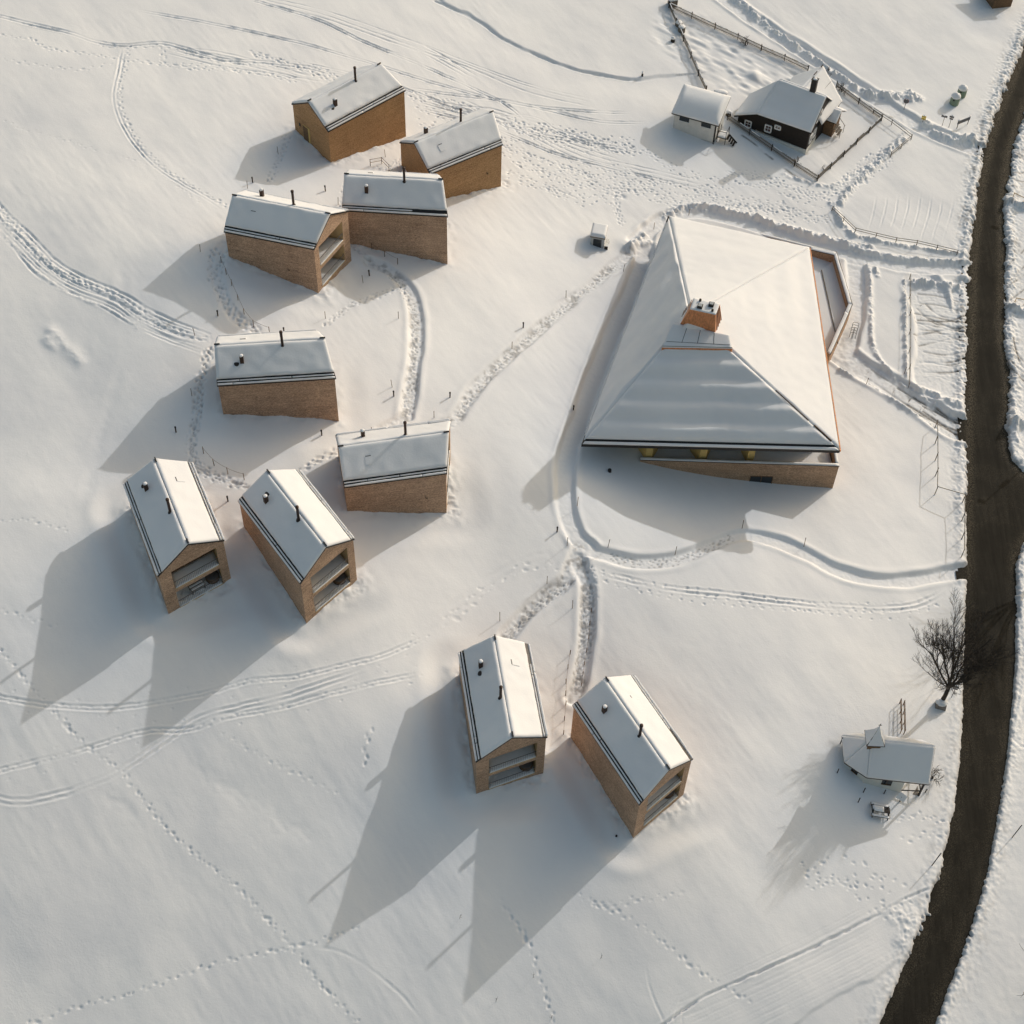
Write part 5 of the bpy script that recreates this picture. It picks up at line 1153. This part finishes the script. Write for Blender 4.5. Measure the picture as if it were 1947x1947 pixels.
rope_fence([X3(985, 1040), X3(1040, 1100), X3(1095, 1158), X3(1200, 1178), X3(1300, 1196), X3(1400, 1217), X3(1500, 1235), X3(1600, 1255)], 'low rail fence along the lower edge of the ploughed field by the road', .8, (.92, .5), M_GREYWOOD, .05, .04, 'rail_fence', 0, railname='rail')
rope_fence([X3(1190, 555), X3(1280, 615), X3(1375, 690), X3(1325, 735), X3(1275, 775)], 'low rail fence turning a corner right of the farmhouse garden', .9, (.92, .5), M_GREYWOOD, .05, .04, 'rail_fence', 0, railname='rail')
rope_fence([S_(1840+405/4.83, 300+395/4.83), S_(1840+500/4.83, 300+440/4.83), S_(1965, 395)], 'upper snowed rail fence at the right edge across the road', .9, (.92,), M_PALEWOOD, .05, .05, 'rail_fence', 0, railname='rail')
rope_fence([S_(1840+430/4.83, 300+1330/4.83), S_(1840+517/4.83, 300+1345/4.83), S_(1965, 585)], 'lower snowed rail fence at the right edge across the road', .9, (.92,), M_PALEWOOD, .05, .05, 'rail_fence', 0, railname='rail')

def picket_fence(a, b, label, gap=.17, h=.95, m=M_GREYWOOD):
    A, B = on_ground(*a), on_ground(*b); L = np.linalg.norm((B-A)[:2]); n = int(L/gap); d = unit((B-A)*V(1, 1, 0)); s = V(-d[1], d[0], 0)
    root = thing('picket_fence', A, label, 'fence', 'picket fences round the farmhouse garden')
    np_ = max(2, int(L/3.2)); g = lambda t: (lambda p: V(p[0], p[1], gz(p[0], p[1])))(A+(B-A)*t)
    hs = [g(i/np_) for i in range(np_+1)]
    for p in hs: MB().bar(p-V(0, 0, .3), p+V(0, 0, h+.12), .10, .10).build('post', M_DARKWOOD, root)
    for q in (.32, .78):
        r = MB()
        for p, c in zip(hs[:-1], hs[1:]): r.bar(p+V(0, 0, h*q)+s*.05, c+V(0, 0, h*q)+s*.05, .05, .08)
        r.build('rail', m, root)
    pk = MB()
    for i in range(n):
        p = g((i+.5)/n)+s*.10; t = h*(.95+.08*rng.random()); pk.box(p+V(0, 0, t/2-.1), d*.04, s*.012, (0, 0, t/2))
    pk.build('pickets', m, root)
    sn = MB()
    for p, c in zip(hs[:-1], hs[1:]):
        for k in range(2):
            if rng.random() < .7: a0 = p+(c-p)*(k*.5+.05); a1 = p+(c-p)*(k*.5+.42); sn.bar(a0+V(0, 0, h*.82+.05)+s*.05, a1+V(0, 0, h*.82+.05)+s*.05, .09, .07)
    sn.build('rail_snow', M_ROOFSNOW, root)
picket_fence(X3(185, 38), X3(868, 352), 'longest picket fence, along the lane above the farmhouse garden')
picket_fence(X3(185, 38), X3(368, 450), 'picket fence running down the far left edge of the farmhouse garden')
picket_fence(X3(472, 588), X3(914, 892), 'picket fence in front of the farmhouse, between it and the long shadows')
picket_fence(X3(914, 892), X3(1230, 595), 'picket fence closing the lower right side of the farmhouse yard')
picket_fence(X3(1008, 428), X3(1230, 592), 'short picket fence between the farmhouse and the lane')

# ---------------------------------------------------------------- things by the road at the top right
def container(px, py, label):
    p = on_ground(px, py); c = thing('recycling_container', p, label, 'container', 'green bottle bank containers')
    MB().tube([p-V(0, 0, .2), p+V(0, 0, .1), p+V(0, 0, 1.05), p+V(0, 0, 1.25), p+V(0, 0, 1.42)], [.58, .64, .62, .52, .30], 16).build('body', M_GREEN, c, True)
    MB().dome(p+V(0, 0, 1.12), .64, .64, .62, 16, 6, seed=4, rough=.05).build('snow_cap', M_ROOFSNOW, c, True)
    f = unit(V(-.5, -.85, 0)); MB().tube([p+f*.57+V(0, 0, .92), p+f*.66+V(0, 0, .92)], .12, 10).build('opening', M_DARKMETAL, c)
    hk = MB(); hk.tube([p+V(-.12, 0, 1.4), p+V(-.12, 0, 1.72), p+V(.12, 0, 1.72), p+V(.12, 0, 1.4)], .03, 6); hk.build('lifting_hook', M_DARKMETAL, c)
container(*X3(1588, 508), 'nearer green recycling container with a round snow cap, beside the road at the top right')
container(*X3(1622, 470), 'farther green recycling container, behind the other one')
def sign(px, py, label, kind, h=2.1):
    p = on_ground(px, py); c = thing('road_sign', p, label, 'sign'); MB().tube([p-V(0, 0, .4), p+V(0, 0, h)], .035, 8).build('post', M_DARKRAIL, c)
    f = unit(V(-.35, -.94, 0)); s = V(-f[1], f[0], 0); q = p+V(0, 0, h-.25)+f*.05
    if kind == 'round': MB().tube([q, q+f*.03], .33, 18).build('sign_plate', M_SIGN, c); MB().tube([q-f*.01, q+f*.015], .37, 18).build('sign_rim', M_REDTRIM, c)
    elif kind == 'arrow': MB().prism([q-s*.45, q+s*.35, q+s*.35+f*.03, q-s*.45+f*.03], [q-s*.45+V(0, 0, .3), q+s*.35+V(0, 0, .3), q+s*.35+V(0, 0, .3)+f*.03, q-s*.45+V(0, 0, .3)+f*.03]).build('sign_plate', M_SIGN, c)
    elif kind == 'plates': MB().box(q, s*.3, f*.015, (0, 0, .13)).build('sign_plate', M_SIGN, c); MB().box(q-V(0, 0, .32), s*.24, f*.015, (0, 0, .12)).build('sign_plate', M_SIGN, c)
    elif kind == 'yellow': MB().box(q, s*.3, f*.015, (0, 0, .14)).build('sign_plate', M_YELLOW, c); MB().box(q-V(0, 0, .32), s*.3, f*.015, (0, 0, .14)).build('sign_plate', M_YELLOW, c)
    MB().dome(q+V(0, 0, .28 if kind != 'yellow' else .14), .2, .08, .07, 8, 3).build('snow_cap', M_ROOFSNOW, c, True)
sign(*X3(1343, 535), 'round sign on a post at the foot of the ploughed snow heap', 'round', 1.7)
sign(*X3(1528, 622), 'dark rectangular sign on a post above the roadside snow bank', 'arrow', 1.7)
sign(*X3(1562, 626), 'pole with two small plates right of the dark rectangular sign', 'plates', 2.0)
sign(*X3(1434, 598), 'small pale trail sign at the left end of the roadside snow bank', 'yellow', 1.2)
p = on_ground(*X3(1628, 620)); u_ = unit(G(*X3(1658, 606))-G(*X3(1598, 630))); f_ = V(-u_[1], u_[0], 0)
c = thing('notice_board', p, 'long dark board with snow on top, next to the road at the top right', 'board')
MB().box(p+V(0, 0, 1.0), u_*1.15, f_*.05, (0, 0, .30)).build('panel', M_SIGN, c)
for a in (-1, 1): MB().bar(p+u_*a-V(0, 0, .4), p+u_*a+V(0, 0, 1.4), .08, .08).build('post', M_GREYWOOD, c)
MB().snow(p-u_*1.2-f_*.12+V(0, 0, 1.32), p+u_*1.2-f_*.12+V(0, 0, 1.32), p+u_*1.2+f_*.12+V(0, 0, 1.32), p-u_*1.2+f_*.12+V(0, 0, 1.32), .14, 12, 3).build('snow_cap', M_ROOFSNOW, c, True)
# snowed objects in the garden corner
p = on_ground(*X3(203, 24)); c = thing('compost_box', p, 'snow covered wooden box at the top corner of the garden fences', 'box')
MB().box(p+V(0, 0, .4), (.5, .2, 0), (-.18, .45, 0), (0, 0, .5)).build('crate', M_GREYWOOD, c)
MB().snow(p+V(-.55, -.65, .9), p+V(.75, -.2, .9), p+V(.4, .75, .9), p+V(-.85, .25, .9), .35, 8, 8, edge=.3).build('snow_cap', M_ROOFSNOW, c, True)
p = on_ground(*X3(240, 140)); c = thing('trough', p, 'rounded trough half filled with snow beside the left garden fence', 'trough')
q = V(.35, -.9, 0)
for s_ in (-.5, .55): MB().tube([p+q*s_-V(0, 0, .2), p+q*s_+V(0, 0, .55)], .52, 14).build('tub', M_GREYWOOD, c, True); MB().dome(p+q*s_+V(0, 0, .55), .47, .47, .22, 12, 4).build('snow_cap', M_ROOFSNOW, c, True)
for (px, py, lab, sx) in ((*X3(205, 200), 'snow capped post stump beside the left garden fence', .28), (*X3(438, 462), 'snow covered log pile behind the pale shed', .9), (*X3(478, 565), 'snow capped barrel between the shed and the farmhouse', .35), (*X3(55, 372), 'dark post stub on the snow lip above the shed', .13)):
    p = on_ground(px, py); c = thing('log_pile' if sx > .5 else 'stump', p, lab, 'wood')
    b = MB()
    if sx > .5:
        for k in range(5): b.tube([p+V(-.8, -.35+.17*k, .2+.08*(k % 2)), p+V(.8, -.30+.17*k, .2+.08*(k % 2))], .14, 8)
    else: b.tube([p-V(0, 0, .3), p+V(0, 0, .45)], [sx*1.1, sx], 10)
    b.build('logs' if sx > .5 else 'trunk', M_BARK, c); MB().dome(p+V(0, 0,   .35 if sx > .5 else .43), sx*1.1, sx if sx < .5 else .6, .32, 12, 4, seed=3).build('snow_cap', M_ROOFSNOW, c, True)

# ski rack at the lodge's side entrance
p = on_ground(*(lambda X: S_(1080+1752*X, 380+800*X))(600/1932.)); c = thing('bicycle_rack', p, 'metal hoop rack at the side entrance of the lodge', 'rack')
d_ = unit(V(.28, .96, 0)); n_ = V(-d_[1], d_[0], 0)
MB().bar(p-d_*1.0+V(0, 0, .06), p+d_*1.0+V(0, 0, .06), .06, .06).build('base_bar', M_DARKRAIL, c)
for k in range(5):
    q = p+d_*(-.9+.45*k); MB().tube([q-n_*.35, q-n_*.35+V(0, 0, .8), q-n_*.2+V(0, 0, .95), q+n_*.2+V(0, 0, .95), q+n_*.35+V(0, 0, .8), q+n_*.35], .03, 6).build('hoop', M_DARKRAIL, c, True)

# ---------------------------------------------------------------- around the chapel
X6 = lambda px, py: S_(1480+px*.26917, 1140+py*.26917)
for (a, b, lab) in ((X6(855, 735), X6(860, 945), 'left rail of the pair of handrails up to the chapel'), (X6(880, 745), X6(884, 950), 'right rail of the pair of handrails up to the chapel')):
    rope_fence([a, b], lab, .95, (.97, .55), M_BROWNWOOD, .045, .04, 'handrail', 0, extra=3, railname='rail')
p = on_ground(*X6(1142, 752)); c = thing('memorial_stone', p, 'squared stone with a snow cap at the foot of the bare tree', 'stone')
MB().prism([p+V(a, b, -.4) for a, b in ((-.62, -.35), (.55, -.5), (.66, .4), (-.5, .5))], [p+V(a, b, .75) for a, b in ((-.5, -.3), (.45, -.42), (.55, .33), (-.42, .42))]).build('block', M_STONE, c); MB().dome(p+V(0, 0, .72), .62, .5, .32, 12, 5, seed=2).build('snow_cap', M_ROOFSNOW, c, True)
sign(*X6(1222, 690), 'thin sign post with small dark plates right of the bare tree', 'plates', 2.3)
for px, py, lab, h in ((415, 1222, 'dark post standing off the apse of the chapel', .7), (437, 1015, 'dark post with long shadow up slope from the chapel apse', 1.1), (600, 1360, 'dark post in the shadow below the chapel', .8), (745, 1370, 'small dark post in the shadow in front of the chapel window', .7), (1037, 1362, 'dark post by the porch corner of the chapel', .6), (563, 1430, 'bent dark post left of the snowed bench below the chapel', .8)):
    p = on_ground(*X6(px, py)); MB_ = MB().tube([p-V(0, 0, .4), p+V(.05, .04, h)], .05, 7); MB_.tube([p+V(.05, .04, h), p+V(.05, .04, h+.06)], [.06, .03], 7); o = MB_.build('wooden_post', M_DARKWOOD); tag(o, lab, 'post')
p = on_ground(*X6(715, 1500)); d_ = unit(G(*X6(800, 1512))-G(*X6(630, 1480))); n_ = V(-d_[1], d_[0], 0); c = thing('picnic_bench', p, 'snow buried wooden bench set standing in the chapel shadow', 'bench')
tp = MB()
for k in range(3): tp.box(p+n_*(-.22+.22*k)+V(0, 0, .62), d_*.95, n_*.09, (0, 0, .03))
tp.build('table_top', M_DARKWOOD, c)
MB().snow(p-d_*.85-n_*.3+V(0, 0, .655), p+d_*.3-n_*.3+V(0, 0, .655), p+d_*.3+n_*.3+V(0, 0, .655), p-d_*.85+n_*.3+V(0, 0, .655), .22, 12, 8, edge=.2).build('snow_cap', M_ROOFSNOW, c, True)
for s_ in (-1, 1):
    b = MB().box(p+n_*.62*s_+V(0, 0, .36), d_*.95, n_*.14, (0, 0, .03)).build('seat', M_DARKWOOD, c)
    MB().snow(p-d_*.9+n_*(.62*s_-.12)+V(0, 0, .395), p+d_*.9+n_*(.62*s_-.12)+V(0, 0, .395), p+d_*.9+n_*(.62*s_+.12)+V(0, 0, .395), p-d_*.9+n_*(.62*s_+.12)+V(0, 0, .395), .12, 10, 3).build('seat_snow', M_ROOFSNOW, b, True)
for s_ in (-.8, .8):
    l = MB()
    for q in (-1, 1): l.bar(p+d_*s_+n_*.75*q-V(0, 0, .3), p+d_*s_+n_*.25*q+V(0, 0, .95 if s_ > 0 else .9), .08, .07)
    l.bar(p+d_*s_-n_*.75+V(0, 0, .32), p+d_*s_+n_*.75+V(0, 0, .32), .08, .07); l.build('leg', M_DARKWOOD, c)
p = on_ground(*X6(858, 1425)); f_ = unit(V(-.5, -.6, 0)); s2 = V(-f_[1], f_[0], 0); c = thing('info_lectern', p, 'slanted white information board on a post below the chapel porch', 'board')
MB().bar(p-V(0, 0, .4), p+V(0, 0, .95), .10, .10).build('post', M_DARKWOOD, c)
q = p+V(0, 0, 1.0); MB().prism([q-s2*.42-f_*.32-V(0, 0, .02), q+s2*.42-f_*.32-V(0, 0, .02), q+s2*.42+f_*.32-V(0, 0, .27), q-s2*.42+f_*.32-V(0, 0, .27)], [q-s2*.42-f_*.32+V(0, 0, .08), q+s2*.42-f_*.32+V(0, 0, .08), q+s2*.42+f_*.32-V(0, 0, .17), q-s2*.42+f_*.32-V(0, 0, .17)]).build('panel', M_WHITEPAINT, c)
for i, (px, py, lab) in enumerate(((*X6(1648, 1682), 'dark leaning snow pole on the far side of the lower road'), (*X6(1078, 1885), 'dark leaning snow pole on the near side of the lower road'))):
    p = on_ground(px, py); o = MB().tube([p-V(0, 0, .3), p+V(.55, .45, 1.9)], .05, 7); o.tube([p+V(.40, .33, 1.38), p+V(.45, .37, 1.55)], .055, 7); tag(o.build('snow_pole', M_DARKMETAL), lab, 'pole', 'snow poles along the lower road')
p = on_ground(1150, 890); o = MB().tube([p-V(0, 0, .3), p+V(0, 0, .28), p+V(0, 0, .32)], [.22, .20, .08], 10).build('vent_stub', M_DARKMETAL); tag(o, 'low black vent stub in the snow before the lodge terrace', 'vent')
p = on_ground(1163, 1577); o = MB().tube([p-V(0, 0, .3), p+V(0, 0, .15), p+V(0, 0, .18)], [.11, .10, .04], 10).build('vent_stub', M_DARKMETAL); tag(o, 'low black vent stub in the snow beside the right house of the front pair', 'vent')

# ---------------------------------------------------------------- bare trees, shrubs, weeds
def branch_tree(base, height, lean, label, seed, name='bare_tree', spread=.62, trunk_r=.24, levels=5, cat='tree', trunk_h=.26, mt=M_BARK, n0=6):
    r = random.Random(seed); root = thing(name, base, label, cat)
    tk = MB(); top = base+V(lean[0], lean[1], height*trunk_h)
    tk.tube([base-V(0, 0, .5), base+V(0, 0, .2), (base+top)/2+V(.04, -.03, 0), top], [trunk_r*1.35, trunk_r*1.05, trunk_r*.92, trunk_r*.78], 10)
    tk.build('trunk', mt, root, True); cr = MB()
    def grow(p, d, L, rad, lv):
        pts = [p]; q = p; dd = d; n = 4
        for k in range(n):
            dd = unit(dd+V(r.gauss(0, .10), r.gauss(0, .10), .06+r.gauss(0, .05))); q = q+dd*L/n; pts.append(q)
        cr.tube(pts if lv < 4 else pts[::2], [rad*(1-.62*k/n) for k in (range(n+1) if lv < 4 else range(0, n+1, 2))], 6 if lv < 3 else 3, False)
        if lv >= levels: return
        nb = {0: 5, 1: 5, 2: 5, 3: 5}.get(lv, 4)
        for k in range(nb):
            t = .28+.72*(k+r.random()*.7)/nb; i = min(int(t*n), n-1); b = pts[i]+(pts[i+1]-pts[i])*(t*n-i)
            a = r.random()*6.283; side = unit(np.cross(dd, V(math.cos(a), math.sin(a), .2))); nd = unit(dd*(1-.1)+side*spread*(1.0 if lv else .9)+V(0, 0, .10))
            grow(b, nd, L*(.60+.18*r.random())*(1.05-.35*t), rad*.46*(1.1-.4*t)+.006, lv+1)
    for k in range(n0):
        a = k/n0*6.283+r.random()*.7; t = .9 if k else 1
        d = unit(V(math.cos(a)*spread*(1.05 if k else .12), math.sin(a)*spread*(1.05 if k else .12), 1.0)+V(lean[0], lean[1], 0)*.08); grow(top-V(0, 0, .25*(k % 3)), d, height*(.44+.12*r.random())*(1.15 if k == 0 else 1), trunk_r*.55, 1)
    o = cr.build('crown', mt, root, True)
    return root
branch_tree(on_ground(*X6(1146, 735)), 11.4, V(.05, 0, 0), 'bare leafless tree leaning over the road edge above the chapel', 5, levels=5, n0=9, spread=.45, trunk_h=.30)
branch_tree(on_ground(*X6(1085, 1262)), 2.1, V(.1, 0, 0), 'small bare shrub at the right end of the chapel', 8, 'bare_shrub', .8, .06, 3, 'shrub', .12)
branch_tree(on_ground(1962, 1905), 9.5, V(-.2, .1, 0), 'bare tree at the bottom right corner across the road, cut by the frame', 11, levels=3)
branch_tree(on_ground(1985, 1070), 13, V(0, 0, 0), 'bare roadside tree just outside the right edge, its shadow crossing the road', 14, levels=3)
branch_tree(on_ground(1588, 172), 1.8, V(0, 0, 0), 'leafless hedge shrub behind the rear wing of the farmhouse', 17, 'bare_shrub', .9, .06, 3, 'shrub', .1)
branch_tree(on_ground(1560, 140), 1.5, V(0, 0, 0), 'leafless shrub at the top corner of the farmhouse rear wing', 18, 'bare_shrub', 1.0, .05, 3, 'shrub', .1)
branch_tree(on_ground(*X3(560, 222)), 1.6, V(0, 0, 0), 'leafless bush growing through the lane side picket fence', 19, 'bare_shrub', 1.0, .05, 3, 'shrub', .1)
branch_tree(on_ground(*X3(815, 800)), 1.3, V(0, 0, 0), 'leafless bush in front of the farmhouse, inside the front fence', 20, 'bare_shrub', 1.0, .05, 3, 'shrub', .1)
branch_tree(on_ground(*X3(945, 835)), 1.0, V(0, 0, 0), 'thin dry stalks in the corner of the farmhouse yard fences', 21, 'bare_shrub', .7, .03, 2, 'shrub', .1)
def weed(px, py, label, seed):
    p = on_ground(px, py); r = random.Random(seed); b = MB(); q = p+V(.0, 0, .75)
    b.tube([p-V(0, 0, .2), p+V(.06, .03, .4), p+V(.12, .08, .8)], [.014, .012, .006], 5)
    for k in range(4): h = .25+.13*k; a = r.random()*6.28; s = p+V(.1*h, .06*h, h); b.tube([s, s+V(math.cos(a)*.22, math.sin(a)*.22, .14)], [.009, .004], 4)
    tag(b.build('dry_weed', M_BARK), label, 'weed')
X8 = lambda px, py: S_(600+px*.36232, 1480+py*.36232)
for i, (px, py, l) in enumerate(((*X8(1140, 1045), 'dry weed poking from the snow beside the lone footprint line at the bottom'), (*X8(1495, 945), 'thin dry stalk with long shadow below the right front house'), (*X8(755, 738), 'dry twig in the shadow tip of the right front house'), (*X8(1235, 1262), 'dry twig at the bottom edge by the footprint line'), (*X8(945, 1172), 'tiny dry sprig below the longest shadow tip'))): weed(px, py, l, i)

# lamp posts across the road whose shadows reach into the picture
def lamp_post(px, py, label, h):
    p = on_ground(px, py); c = thing('street_lamp', p, label, 'street lamp'); MB().tube([p-V(0, 0, .4), p+V(0, 0, h)], [.08, .06], 10).build('pole', M_DARKRAIL, c, True)
    MB().box(p+V(-.35, 0, h), (.5, 0, 0), (0, .16, 0), (0, 0, .09)).build('lamp_head', M_DARKMETAL, c); MB().box(p+V(-.1, 0, h*.62), (.32, 0, 0), (0, .05, 0), (0, 0, .42)).build('sign_plate', M_SIGN, c)
lamp_post(1972, 362, 'upper street lamp just outside the right edge, its shadow on the road', 5.2)
lamp_post(1968, 850, 'lower street lamp just outside the right edge, its shadow across the junction', 5.6)

# conifer beyond the upper edge whose tip shadow falls into the picture
def conifer(base, h, label, seed):
    r = random.Random(seed); c = thing('conifer', base, label, 'tree'); MB().tube([base-V(0, 0, .5), base+V(0, 0, h)], [.22, .03], 8).build('trunk', M_BARK, c, True); f = MB()
    for k in range(900):
        t = r.random()**.8; z = h*(.10+.9*t); R = (1-t)*h*.20*(.35+.65*r.random())+.05; a = r.random()*6.283; p = base+V(math.cos(a)*R, math.sin(a)*R, z-.25*R); d = V(math.cos(a), math.sin(a), -.35); s = V(-d[1], d[0], 0); L = .25+.3*(1-t); f.poly([p-s*.12, p+d*L, p+s*.12, p+V(0, 0, .12)])
    f.build('crown', M_DARKGREEN, c)
conifer(on_ground(1105, -75), 7.5, 'conifer just beyond the upper edge, its shadow tip at the top of the picture', 3)
